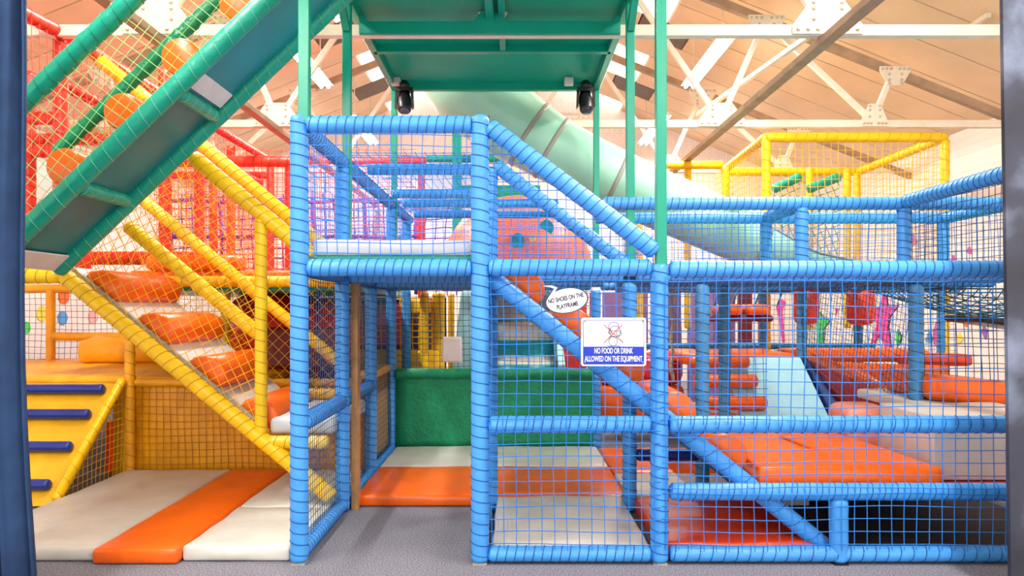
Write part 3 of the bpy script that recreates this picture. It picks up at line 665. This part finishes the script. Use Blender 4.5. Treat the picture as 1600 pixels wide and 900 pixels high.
# hammock nets under the deck
hm_ = thing('hammock_net', 'sagging teal rope hammock with dark base near the dark board', 'hammock', (4.2, 6.3, 1.3))
hn = mat('teal_rope', (20, 110, 140), .6, var=0)
vs, fs = [], []
def hz(u, v): return 1.64-.24*math.sin(math.pi*u)**.7*math.sin(math.pi*v)**.6
for i in range(17):
    tube_geo([V((3.45+1.6*i/16, 5.7+1.2*j/14, hz(max(.001, i/16*.999), max(.001, j/14*.999)))) for j in range(15)], .006, 3, vs, fs, False)
for j in range(15):
    tube_geo([V((3.45+1.6*i/16, 5.7+1.2*j/14, hz(max(.001, i/16*.999), max(.001, j/14*.999)))) for i in range(17)], .006, 3, vs, fs, False)
obj('net', vs, fs, hn, hm_)
pad('base', (4.0, 6.05, 1.36), (4.75, 6.6, 1.42), BLACK, hm_, r=.028, warp=lambda p: (p.x, p.y, p.z-.14*(p.x-4.0)))
ob = thing('swing_bridge', 'orange padded swing seat hung on teal ropes under the deck', 'swing', (2.6, 8.0, 1.4))
for xx in (2.42, 2.72): pad('seat_pad', (xx-.13, 7.8, 1.4), (xx+.13, 8.2, 1.52), ORANGE, ob, r=.05)
pad('base', (2.2, 7.85, 1.33), (2.9, 8.15, 1.4), MAROON, ob, r=.03)
for xx in (2.25, 2.45, 2.7, 2.95): line('rope', [(xx, 7.9, 1.5), (xx+.06, 7.9, 1.68)], .01, hn, ob)

# ------------------------------------------------------------------ upper guard cage on the right
uc = thing('blue_guard_cage', 'blue padded guard rails with netting along the upper deck before the mint slide', 'guard rail', (2, R[1], ZD))
zg = 2.236; YB2 = 5.98
k1 = dict(r=.047)
T(uc, (.66, R[1], zg), (2.84, R[1], zg), **k1); T(uc, (2.86, R[1], zg), (3.7, R[1], zg), **k1); T(uc, (2.84, R[1]-.02, zg+.01), (2.86, 3.7, zg+.02), **k1)
T(uc, (.7, YB2, zg), (3.63, YB2, zg), **k1); T(uc, (3.63, YB2, zg), (3.65, 4.3, zg), **k1); T(uc, (2.12, R[1], zg), (2.14, YB2, zg), **k1)
for x, yy in ((2.1, R[1]), (2.84, R[1]), (2.14, YB2), (3.63, YB2), (1.0, YB2)): T(uc, (x, yy, ZD+.03), (x, yy, zg-.03), nm='post', **k1)
net(uc, [(.8, R[1], ZD), (3.7, R[1], ZD), (3.7, R[1], zg), (.8, R[1], zg)], BLUE_NET, r=.0025)
net(uc, [(.8, YB2, ZD), (3.6, YB2, ZD), (3.6, YB2, zg), (.8, YB2, zg)], BLUE_NET, r=.0025)
net(uc, [(2.85, 3.8, ZD), (2.85, R[1], ZD), (2.85, R[1], zg), (2.85, 3.8, zg)], DBLUE_NET, r=.0025)

# ------------------------------------------------------------------ mint tube slide
ts = thing('tube_slide', 'large mint green tube slide descending behind the blue rails', 'slide', (1, 7.8, 1.7))
cp = [(690, -40), (700, 20), (714, 85), (738, 138), (788, 184), (828, 211), (862, 232), (912, 258), (962, 281), (1020, 308), (1100, 342), (1150, 362), (1185, 376)]
YS = 7.8
rpx = [72, 72, 70, 66, 60, 54, 51, 49, 47, 46, 45, 45, 45]
path = [W(x, yv, YS) for i, (x, yv) in enumerate(cp)]
secs = [(0, 5), (5, 6), (6, 8), (8, 12)]
for a, b in secs:
    vs, fs = [], []; rads = [rpx[i]*YS/F for i in range(a, b+1)]
    pts = path[a:b+1]
    sub, sr = [], []
    for i in range(len(pts)-1):
        for q in range(4):
            t = q/4
            p0 = pts[max(i-1, 0)]; p1 = pts[i]; p2 = pts[i+1]; p3 = pts[min(i+2, len(pts)-1)]
            sub.append(.5*((2*p1)+(-p0+p2)*t+(2*p0-5*p1+4*p2-p3)*t*t+(-p0+3*p1-3*p2+p3)*t**3)); sr.append(rads[i]*(1-t)+rads[i+1]*t)
    sub.append(pts[-1]); sr.append(rads[-1])
    tube_geo(sub, sr, 32, vs, fs, False); s_ = obj('tube_section', vs, fs, MINT, ts)
    d = (pts[-1]-pts[-2]).normalized(); vs, fs = [], []
    tube_geo([pts[-1]-d*.025, pts[-1]-d*.024, pts[-1]+d*.024, pts[-1]+d*.025], [rads[-1]*.98, rads[-1]*1.03, rads[-1]*1.03, rads[-1]*.98], 32, vs, fs, False); obj('flange', vs, fs, MINT_SEAM, ts)
# open run-out trough
vs, fs = [], []; e0 = path[-1]; n = 12; m_ = 14; rr = .32
for s in (0, 1):
    for i in range(n+1):
        t = i/n; x = e0.x+1.1*t; zc = e0.z-.17*t-.07*math.sin(t*1.5); half = math.pi*(1.28-.34*min(1, t*2.2))/2 if t < .9 else math.pi*.42*(1-(t-.9)*4)
        for j in range(m_+1):
            a = -math.pi/2-half+2*half*j/m_; r_ = rr-(.02 if s else 0)
            vs.append(V((x, e0.y+r_*math.cos(a), zc+r_*math.sin(a))))
N = (n+1)*(m_+1)
for i in range(n):
    for j in range(m_):
        q = i*(m_+1)+j; fs.append((q, q+1, q+m_+2, q+m_+1)); fs.append((N+q, N+q+m_+1, N+q+m_+2, N+q+1))
for j in range(m_): q = n*(m_+1)+j; fs.append((q, q+1, N+q+1, N+q))
for i in range(n):
    for j in (0, m_): q = i*(m_+1)+j; fs.append((q, q+m_+1, N+q+m_+1, N+q))
obj('run_out', vs, fs, MINT, ts)
rim = [vs[i*(m_+1)] for i in range(n+1)]+[vs[n*(m_+1)+j] for j in range(1, m_+1)]
line('rim', rim, .014, MINT_SEAM, ts)
# ------------------------------------------------------------------ yellow frame at the back
yf = thing('yellow_play_frame', 'tall yellow padded frame with netting against the white brick wall', 'play frame', (4, R[4], 0))
def YY(a, b, nm='rail', r=.055): return tube(nm, a, b, YEL, yf, r, lace=YEL_D, pitch=.12, cord=.003)
xa, xb, za = 2.96, 5.04, 3.47
YY((xa, R[4], za), (xb, R[4], za)); YY((xa, R[4], za), (xa+.1, 10.3, za)); YY((xb, R[4], za), (xb, 10.35, za)); YY((xa+.1, 10.35, za), (xb, 10.35, za))
YY((2.05, 9.85, za), (2.92, 9.85, za)); YY((2.95, 9.85, 2.45+.35), (3.6, 9.85, 2.8), r=.05)
for x, yy in ((xa, R[4]), (xb, R[4]), (2.98, 9.9), (xb-.04, 10.3), (4.15, 9.9), (4.72, 10.0), (2.45, 9.9), (1.85, 10.3)): YY((x, yy, .3 if yy < 9 else 1.2), (x, yy, za-.03), 'post', .05)
for q in ([(xa, R[4], 1.75), (xb, R[4], 1.75), (xb, R[4], za), (xa, R[4], za)], [(xa, 10.35, 1.75), (xb, 10.35, 1.75), (xb, 10.35, za), (xa, 10.35, za)], [(xb, R[4], 1.75), (xb, 10.35, 1.75), (xb, 10.35, za), (xb, R[4], za)], [(xa, R[4], 2.3), (xa, 10.35, 2.3), (xa, 10.35, za), (xa, R[4], za)], [(1.2, 9.85, 1.75), (2.95, 9.85, 1.75), (2.95, 9.85, za), (1.2, 9.85, za)]):
    net(yf, q, YEL_NET, cell=.085, r=.0035)
gn = thing('green_net_bridge', 'arched green rope net bridge inside the tall yellow frame', 'bridge', (3.8, 9.6, 2))
for xs in (3.55, 4.0):
    a, b = W(1208 if xs < 3.8 else 1262, 296, 9.2), W(1250 if xs < 3.8 else 1312, 276, 9.2)
    tube('rail', a, b, GRN, gn, .06, lace=GRN_D, pitch=.07)
    net(gn, [a, b, (b.x, b.y, 1.9), (a.x, a.y, 1.9)], GRN, cell=.09, r=.006)

# ------------------------------------------------------------------ red frame at the back left
rd2 = thing('red_play_frame', 'red padded multi-level frame with red nets behind the yellow stairs', 'play frame', (-3.5, 8, 0))
def RR(a, b, nm='rail', r=.052, m=RED): return tube(nm, a, b, m, rd2, r, lace=RED_D, pitch=.09, cord=.003, wob=.07)
zr = 3.63; xr = -3.52
RR((xr, 5.62, zr), (xr, 10.35, zr)); RR((xr-.1, 4.6, zr), (xr, 5.6, zr))
RR((xr, 10.35, zr), (-1.25, 10.35, zr)); tube('rail', (-1.24, 10.35, zr+.03), (.2, 10.35, zr+.03), GRN, rd2, .055)
RR((xr-.1, 5.5, 3.28), (xr-.1, 10.2, 3.28)); RR((-5.2, 5.62, 2.72), (xr, 5.62, 2.72)); RR((-5.2, 10.35, 3.42), (xr, 10.35, 3.42))
RR((-4.4, 5.7, 3.0), (xr-.1, 5.7, 3.0))
for x, yy, z0, m in ((xr-.05, 5.62, 1.7, RED), (-3.1, 6.35, 1.7, RED), (xr, 10.35, .5, RED), (-3.68, 9.3, 1.7, ROR), (-4.35, 10.35, 1.7, ROR), (-3.3, 10.5, 1.7, RED), (-4.35, 6.4, 1.7, RED), (xr, 8.0, 1.7, RED), (-1.35, 10.6, .8, RED), (-2.4, 10.4, 1.7, RED)):
    RR((x, yy, z0), (x, yy, zr-.02), 'post', .055, m)
RR((-4.6, 7.4, 2.0), (-3.2, 7.4, 2.0), r=.07); RR((-5, 6.4, 3.0), (-3.6, 6.4, 3.0)); RR((-3.6, 7.6, 3.05), (-2.3, 7.6, 3.05), r=.06)
net(rd2, [(xr, 4.7, 2.7), (xr, 10.35, 1.8), (xr, 10.35, zr), (xr, 4.7, zr)], RED_NET, cell=.085, r=.003, udir=(0, 1, 0))
net(rd2, [(xr-.6, 6.45, 1.8), (-2.9, 6.45, 1.8), (-2.9, 6.45, 3.2), (xr-.6, 6.45, 3.2)], YEL_NET, cell=.1, r=.004, diamond=True, stretch=2.2)
for yy, c_, rr in ((10.4, .07, .0045), (9.5, .1, .004)):
    net(rd2, [(-4.8, yy, 1.75), (-1.3, yy, 1.75), (-1.3, yy, zr), (-4.8, yy, zr)], RED_NET, cell=c_, r=rr)
pu = thing('purple_rope_wall', 'purple and violet rope climbing wall behind the red nets', 'climbing net', (-3, 11.2, 1.7))
net(pu, [(-5.6, 11.2, 1.7), (-.8, 11.2, 1.7), (-.8, 11.2, 3.3), (-5.6, 11.2, 3.3)], PURP, cell=.16, r=.012, sag=.03)
for x in (-5.4, -4.55, -3.85, -3.1, -2.3, -1.5): line('rope', [(x, 11.1, 1.7), (x+.02, 11.1, 2.5), (x-.02, 11.1, 3.2)], .03, PURP, pu)
for z in (2.6, 3.15): line('rope', [(-5.4+.4*i, 11.08, z+.02*math.sin(i*2)) for i in range(11)], .03, PURP, pu)
dr = thing('red_deck_floor', 'red padded upper deck under the red frame', 'deck', (-3, 8.6, 1.7))
pad('deck_pad', (-3.4, 6.3, ZD+.0), (-1.45, 7.2, ZD+.1), ORANGE, dr); pad('roll_pad', (-3.25, 6.25, ZD+.1), (-2.45, 6.6, ZD+.24), ORANGE, dr, r=.06)
pad('deck_pad', (-4.8, 8.0, ZD+.0), (-1.5, 10.2, ZD+.12), RED, dr); pad('wall_pad', (-2.85, 9.2, ZD+.1), (-1.5, 9.35, ZD+.5), ROR, dr); pad('wall_pad', (-5.0, 6.2, 1.75), (-3.75, 6.35, 2.2), RED, dr)
pad('roll_pad', (-4.6, 5.4, 2.02), (-3.52, 5.65, 2.2), ORANGE, dr, r=.08)

# ------------------------------------------------------------------ things seen through the middle
dome = thing('spotted_dome', 'large orange dome with teal spots behind the blue stair rails', 'dome', (.05, 9.6, 1.9))
vs, fs = [], []; n, m_ = 28, 12; cx, cy, cz, rx, ry, rh = .06, 9.6, 1.86, 1.05, .8, 1.14
for i in range(m_+1):
    f = (math.pi/2)*i/m_
    for j in range(n): a = 2*math.pi*j/n; vs.append(V((cx+rx*math.cos(f)*math.cos(a), cy+ry*math.cos(f)*math.sin(a), cz+rh*math.sin(f))))
for i in range(m_):
    for j in range(n): fs.append((i*n+j, i*n+(j+1) % n, (i+1)*n+(j+1) % n, (i+1)*n+j))
obj('shell', vs, fs, mat('coral_vinyl', (246, 112, 66), .4, .15, 8), dome)
for px, py, rw in ((809, 377, 11), (855, 354, 11), (832, 371, 6)):
    p = W(px, py, 8.86); x = p.x; z = p.z
    q = 1-((x-cx)/rx)**2-((z-cz)/rh)**2; yy = cy-ry*math.sqrt(max(.05, q)); rs = rw*yy/F
    pr = [(x+rs*math.cos(t*.5236), z+rs*1.2*math.sin(t*.5236)) for t in range(12)]
    prism('spot', pr, 'Y', yy-.02, yy+.08, TEAL if rw > 8 else YEL, dome)
ws = thing('wavy_slide', 'cream and teal wavy slide beyond the green fabric wall', 'slide', (.1, 9.6, .3))
xa_, xb_ = -.28, .55
def wz(t): return 1.75-1.15*t+.07*math.sin(t*5*math.pi)
def wy(t): return 10.6-2.0*t
for i in range(10):
    t0, t1 = i/10, (i+1)/10; vs, fs = [], []
    for q in range(7):
        t = t0+(t1-t0)*q/6
        for x in (xa_, xb_):
            for dz in (0, -.05): vs.append(V((x, wy(t), wz(t)+dz)))
    for q in range(6):
        b = q*4; fs += [(b, b+2, b+6, b+4), (b+1, b+5, b+7, b+3), (b, b+4, b+5, b+1), (b+2, b+3, b+7, b+6)]
    obj('slide_band', vs, fs, BEIGE if i % 3 else TEAL, ws)
for x, m in ((xa_-.05, PALEB), (xb_+.05, PALEB)):
    prism('side_wall', [(10.6, 1.6), (10.6, 1.95), (9.6, 1.4), (8.55, .8), (8.55, .4)], 'X', x-.04, x+.04, m, ws)
sheet('side_sheet', [(-.75, 8.6, .4), (-.34, 8.6, .4), (-.34, 8.6, 1.68), (-.62, 8.6, 1.68)], PALEB, ws)
yk_ = thing('yellow_padded_gate', 'yellow padded posts and netted gate behind the doorway', 'gate', (-1.1, 8.2, 0))
for px, Y, r in ((634, 8.3, .045), (663, 8.2, .052), (685, 8.4, .075), (530+0, 8.0, .06), (705, 8.9, .04)):
    p = W(px, 455, Y); tube('post', (p.x, Y, .1), (p.x, Y, 1.66), YEL, yk_, r, lace=YEL_D, pitch=.08)
pad('low_panel', (-1.9, 8.3, .3), (-.85, 8.42, .98), YEL, yk_, r=.03); pad('top_panel', (-1.3, 8.32, 1.42), (-.95, 8.4, 1.58), YEL, yk_, r=.03)
net(yk_, [(-1.95, 8.36, .95), (-.9, 8.36, .95), (-.9, 8.36, 1.6), (-1.95, 8.36, 1.6)], YEL_NET, cell=.075, r=.008)
dk = thing('dark_crawl_hole', 'dark panel behind the yellow netted gate', 'panel', (-1.5, 8.9, 0))
sheet('board', [(-3.0, 9.2, .1), (-.85, 9.2, .1), (-.85, 9.2, 1.62), (-3.0, 9.2, 1.62)], mat('dark_purple_board', (70, 44, 60), .6), dk, wr=0)
sheet('patch', [(-2.0, 9.15, 1.0), (-1.4, 9.15, 1.0), (-1.4, 9.15, 1.55), (-2.0, 9.15, 1.55)], mat('magenta_sheet', (200, 70, 120), .5), dk, wr=0)
tag(sheet('paper_notice', [W(692, 526, 7.16), W(721, 526, 7.16), W(722, 567, 7.16), W(690, 566, 7.16)], mat('paper', (236, 224, 224), .7), None, th=.003, wr=.002), 'blank white paper notice hung on the back net of the doorway', 'notice')
rs_ = thing('red_seat_block', 'shiny red and orange block past the end of the green fabric wall', 'block', (1.0, 8, .2))
pad('body', (.95, 7.8, .25), (1.9, 8.4, .62), ORANGE, rs_, r=.05); pad('top', (.95, 7.8, .62), (1.9, 8.4, 1.0), mat('red_gloss_plastic', (226, 30, 34), .14), rs_, r=.12)
bw = thing('purple_partition', 'purple and dark panels of the partition behind the low bays', 'partition', (2, 10.6, 0))
for x0_, x1_, m in ((.75, 1.1, RED), (1.15, 1.3, mat('magenta_sheet', (200, 70, 120), .5)), (1.34, 2.0, mat('mauve_board', (140, 110, 170), .55)), (2.1, 2.5, mat('mauve_board', (140, 110, 170), .55)), (2.6, 3.3, mat('mauve_board', (140, 110, 170), .55)), (3.35, 3.55, MAROON), (3.65, 3.8, MAROON)):
    box('panel', (x0_, 10.5, .1), (x1_, 10.55, 1.72), m, bw)
for x, m in ((2.62, mat('deep_blue_vinyl', (10, 90, 190), .4)), (2.35, NAVY)): tube('post', (x, 8.9, .5), (x, 8.9, 1.66), m, bw, .045)
tag(line('knotted_rope', [W(1050+2*math.sin(i*1.3), 452+i*9, 6.0) for i in range(17)], .016, mat('rope', (196, 170, 130), .8), None), 'pale knotted rope hanging behind the third blue post', 'rope')
gfar = thing('green_far_post', 'dark green steel post and brace seen through the tower net', 'post', (-.78, 10.1, 0))
bar('post', (-.78, 10.1, 1.8), (-.78, 10.1, 4.3), .13, .13, STEEL_G, gfar); bar('brace', (-.72, 10.1, 4.15), (-.25, 10.1, 3.7), .05, .05, STEEL_G, gfar); bar('beam', (-.78, 10.1, 3.1), (.4, 10.1, 3.1), .08, .25, GREENFAB, gfar)

cr = thing('cream_railing', 'cream steel railing beyond the mint slide under the platform', 'railing', tuple(W(880, 215, 11.8)))
for px, y0, y1, w in ((836, 130, 215, .09), (905, 150, 215, .035), (912, 152, 215, .035), (920, 150, 215, .035), (928, 152, 215, .05)):
    bar('upright', W(px, y1, 11.8), W(px, y0, 11.8), w, w, CREAM_ST, cr)
for y0 in (178, 187): bar('rail', W(836, y0, 11.8), W(930, y0, 11.8), .04, .04, CREAM_ST, cr)

# ------------------------------------------------------------------ painted wall figures on the brick wall
def wall_pt(px, py):
    k = (px-PX)/(XR-.0); return (F/k, ZC-(py-PY)/k)
def figure(name, pts, m, label, cat='wall painting', outline=True):
    P = [wall_pt(*p) for p in pts]
    if outline:
        t = thing(name, label, cat, (XR, P[0][0], P[0][1])); prism('figure', P, 'X', XR-.022, XR-.012, m, t)
        cx = sum(p[0] for p in P)/len(P); cz = sum(p[1] for p in P)/len(P)
        big = [(cx+(p[0]-cx)*1.06+(.012 if p[0] > cx else -.012), cz+(p[1]-cz)*1.05) for p in P]
        prism('outline', big, 'X', XR-.012, XR-.002, OUTL, t)
    else: tag(prism(name, P, 'X', XR-.012, XR-.002, m), label, cat)
figure('painted_star_figure', [(1380, 462), (1386, 464), (1388, 478), (1404, 478), (1392, 494), (1389, 510), (1394, 552), (1388, 554), (1376, 522), (1363, 545), (1360, 543), (1371, 508), (1368, 485), (1377, 480)], PINK, 'pink star-shaped figure painted on the wall between two hanging bags')
figure('painted_star_figure', [(1283, 488), (1286, 495), (1297, 502), (1288, 514), (1287, 542), (1281, 542), (1277, 515), (1276, 498)], LIME, 'lime green star figure painted on the wall')
figure('painted_leaf', [(1404, 515), (1407, 520), (1409, 528), (1406, 538), (1403, 540), (1401, 530), (1402, 520)], LIME, 'small lime leaf painted beside the pink star figure')
figure('painted_disc', [(1470, 500), (1464, 505), (1460, 520), (1461, 535), (1469, 550), (1473, 552), (1473, 502)], PINK, 'pink half disc painted beside the dark blue corner post')
lf = thing('painted_long_figure', 'long pink figure painted on the end wall near the pale blue slope', 'wall painting', tuple(W(1220, 536, YB)))
prism('figure', [(W(*p, YB).x, W(*p, YB).z) for p in [(1218, 466), (1228, 472), (1222, 485), (1226, 534), (1222, 536), (1216, 495), (1212, 480)]], 'Y', YB-.022, YB-.012, PINK, lf)
for i, (px, py, r, m, nm) in enumerate(((1515, 391, 5, PINK, 'small pink paint splat on the wall above the deck rail end'), (1490, 404, 4, PINK, 'pink splat just over the deck rail'), (1425, 378, 9, PINK, 'pink paint streak beside the blue guard post'), (1308, 486, 3, PINK, 'tiny pink splat beside the lime star'), (1540, 520, 6, PURPP, 'purple paint mark below the hammock'), (1537, 505, 5, LIME, 'green paint mark below the hammock'), (1510, 506, 4, ORANGE, 'small orange paint square on the wall'), (1452, 528, 7, BLUEP, 'pale blue paint blot near the corner post'), (1500, 530, 6, YELP, 'yellow paint blot on the wall under the hammock'))):
    figure('paint_splat', [(px+r*(.7+.4*math.sin(t*2.1+i))*math.cos(t*.698), py+r*(1.4+.5*math.sin(t*1.7+i))*math.sin(t*.698)) for t in range(9)], m, nm, 'paint splat', False)
# blots on the opposite wall
def wall_l(px, py): k = (px-PX)/XL; return (F/k, ZC-(py-PY)/k)
for i, (px, py, r, m, nm) in enumerate(((97, 497, 8, BLUEP, 'blue oval painted on the wall above the climbing board'), (99, 463, 9, ORANGE, 'orange round blot painted near the amber post'), (65, 490, 9, YELP, 'yellow streak painted beside the navy curtain'), (40, 512, 7, LIME, 'green blot painted beside the navy curtain'), (145, 495, 8, mat('pale_pink_paint', (246, 180, 180), .6), 'pale pink blot painted below the yellow stringer'))):
    tag(prism('paint_splat', [(wall_l(px+r*math.cos(t*.698), py+r*1.4*math.sin(t*.698))) for t in range(9)], 'X', XL+.002, XL+.012, m), nm, 'paint splat')

# ------------------------------------------------------------------ signs
SY = R[0]-.075
sg = thing('warning_sign', 'white and blue rectangular no food or drink sign on the net', 'sign', tuple(W(959, 572, SY)))
def S(px, py, d=0): p = W(px, py, SY); p.y -= d; return p
def rrect(x0, y0, x1, y1, r, n=5):
    pts = []
    for cx, cy, a0 in ((x1-r, y0+r, -90), (x1-r, y1-r, 0), (x0+r, y1-r, 90), (x0+r, y0+r, 180)):
        for i in range(n+1): a = math.radians(a0+90*i/n); pts.append((cx+r*math.cos(a), cy+r*math.sin(a)))
    return pts
def xz(p): q = W(p[0], p[1], SY); return (q.x, q.z)
prism('board', [xz(p) for p in rrect(908, 496.5, 1009.5, 572, 4)], 'Y', SY, SY+.006, WHITE, sg)
prism('blue_band', [xz(p) for p in rrect(912, 541.5, 1005.5, 568.5, .8)], 'Y', SY-.0015, SY, SIGN_B, sg)
line('border_line', [S(*p, .0006) for p in rrect(911.5, 500, 1006, 569, 2)], .0016, SIGN_B, sg, True)
text_mesh('lettering', 'NO FOOD OR DRINK', .044, WHITE, sg, S(958.5, 548.5, .002), 60/F*SY, .0006)
text_mesh('lettering', 'ALLOWED ON THE EQUIPMENT', .044, WHITE, sg, S(958.5, 561, .002), 90/F*SY, .0006)
def loop(cx, cy, rx, ry, n=18, w=0): return [S(cx+rx*math.cos(2*math.pi*i/n)*(1+w*math.sin(3*i)), cy+ry*math.sin(2*math.pi*i/n), .001) for i in range(n)]
for q in ((959, 510, 8, 7), (961, 518, 8.5, 9), (958, 533, 6.5, 7.5), (967, 521, 3.6, 4.2), (953, 519, 2.6, 2.2)): line('drawing_line', loop(*q), .0017, SIGN_G if q[1] != 510 else SIGN_B, sg, True)
line('drawing_line', [S(948, 539, .001), S(952, 541, .001), S(960, 540, .001), S(968, 541, .001), S(970, 538, .001)], .0015, SIGN_B, sg)
for a, b in (((943.5, 507), (974, 535.5)), ((973, 507), (943.5, 535.5))): line('cross_stroke', [S(*a, .0022), S(*b, .0022)], .0022, SIGN_R, sg)
for px, py in ((914, 502), (1004, 502), (914, 566), (1004, 566)):
    vs, fs = [], []; tube_geo([S(px, py), S(px, py, .004)], .005, 8, vs, fs); obj('screw', vs, fs, MINT_SEAM, sg)
bb = thing('speech_bubble_sign', 'white speech bubble sign about shoes tied to the diagonal rail', 'sign', tuple(W(886, 490, SY)))
rt = math.radians(-10)
def E(t, k=1): x, yv = 32*k*math.cos(t), 18.5*k*math.sin(t); return (885.5+x*math.cos(rt)-yv*math.sin(rt), 469.5+x*math.sin(rt)+yv*math.cos(rt))
def bubble(g):
    pts = []
    for i in range(40):
        t = 2*math.pi*i/40; 
        if i == 24: pts += [E(math.radians(216), 1+g), (866-g*10, 451), (859, 448.5-g*12), (848-g*60, 447-g*20), (862, 446-g*24), (871+g*10, 449.5-g*18), E(math.radians(238), 1+g)]
        elif 24 < i < 27: pass
        else: pts.append(E(t, 1+g))
    return [xz(p) for p in pts]
prism('grey_border', bubble(.075), 'Y', SY, SY+.005, SIGN_G, bb); prism('white_face', bubble(0), 'Y', SY-.0015, SY, WHITE, bb)
text_mesh('lettering', 'NO SHOES ON THE', .036, SIGN_G, bb, S(884, 466, .003), 56/F*SY, .0009, -rt*1.15); text_mesh('lettering', 'PLAYFRAME', .036, SIGN_G, bb, S(886.5, 477.5, .003), 34/F*SY, .0009, -rt*1.15)

# ------------------------------------------------------------------ curtain and dark board at the sides
vs, fs = [], []; n = 60
cx0, cx1 = W(-160, 0, 3.3).x, W(44, 0, 3.3).x-.085
for i in range(n+1):
    t = i/n; x = cx0+(cx1-cx0)*t; yy = 3.36+.05*math.sin(t*34)+.02*math.sin(t*71+1)
    for j in range(13):
        z = .02+3.6*j/12; vs.append(V((x+.02*math.sin(z*1.3+t*3)*t+(.012*(1.8-z) if i > n-4 else 0)+.012*(1.8-z)*t, yy+.015*math.sin(z*2+t*9), z)))
for i in range(n):
    for j in range(12): q = i*13+j; fs.append((q, q+13, q+14, q+1))
cu = tag(obj('curtain', vs, fs, CURTAIN), 'navy blue cloth curtain hanging beside the beige mat', 'curtain')
md = cu.modifiers.new('thickness', 'SOLIDIFY'); md.thickness = .012
a = W(1559, 0, 3.6); b = W(1573.5, 900, 3.6)
tag(prism('painted_board', [(a.x+.02, a.z+.4), (3.3, a.z+.4), (3.3, .0), (b.x+.022, .0)], 'Y', 3.6, 3.625, BOARD), 'dark grey smeared painted board standing beside the blue frame', 'board')
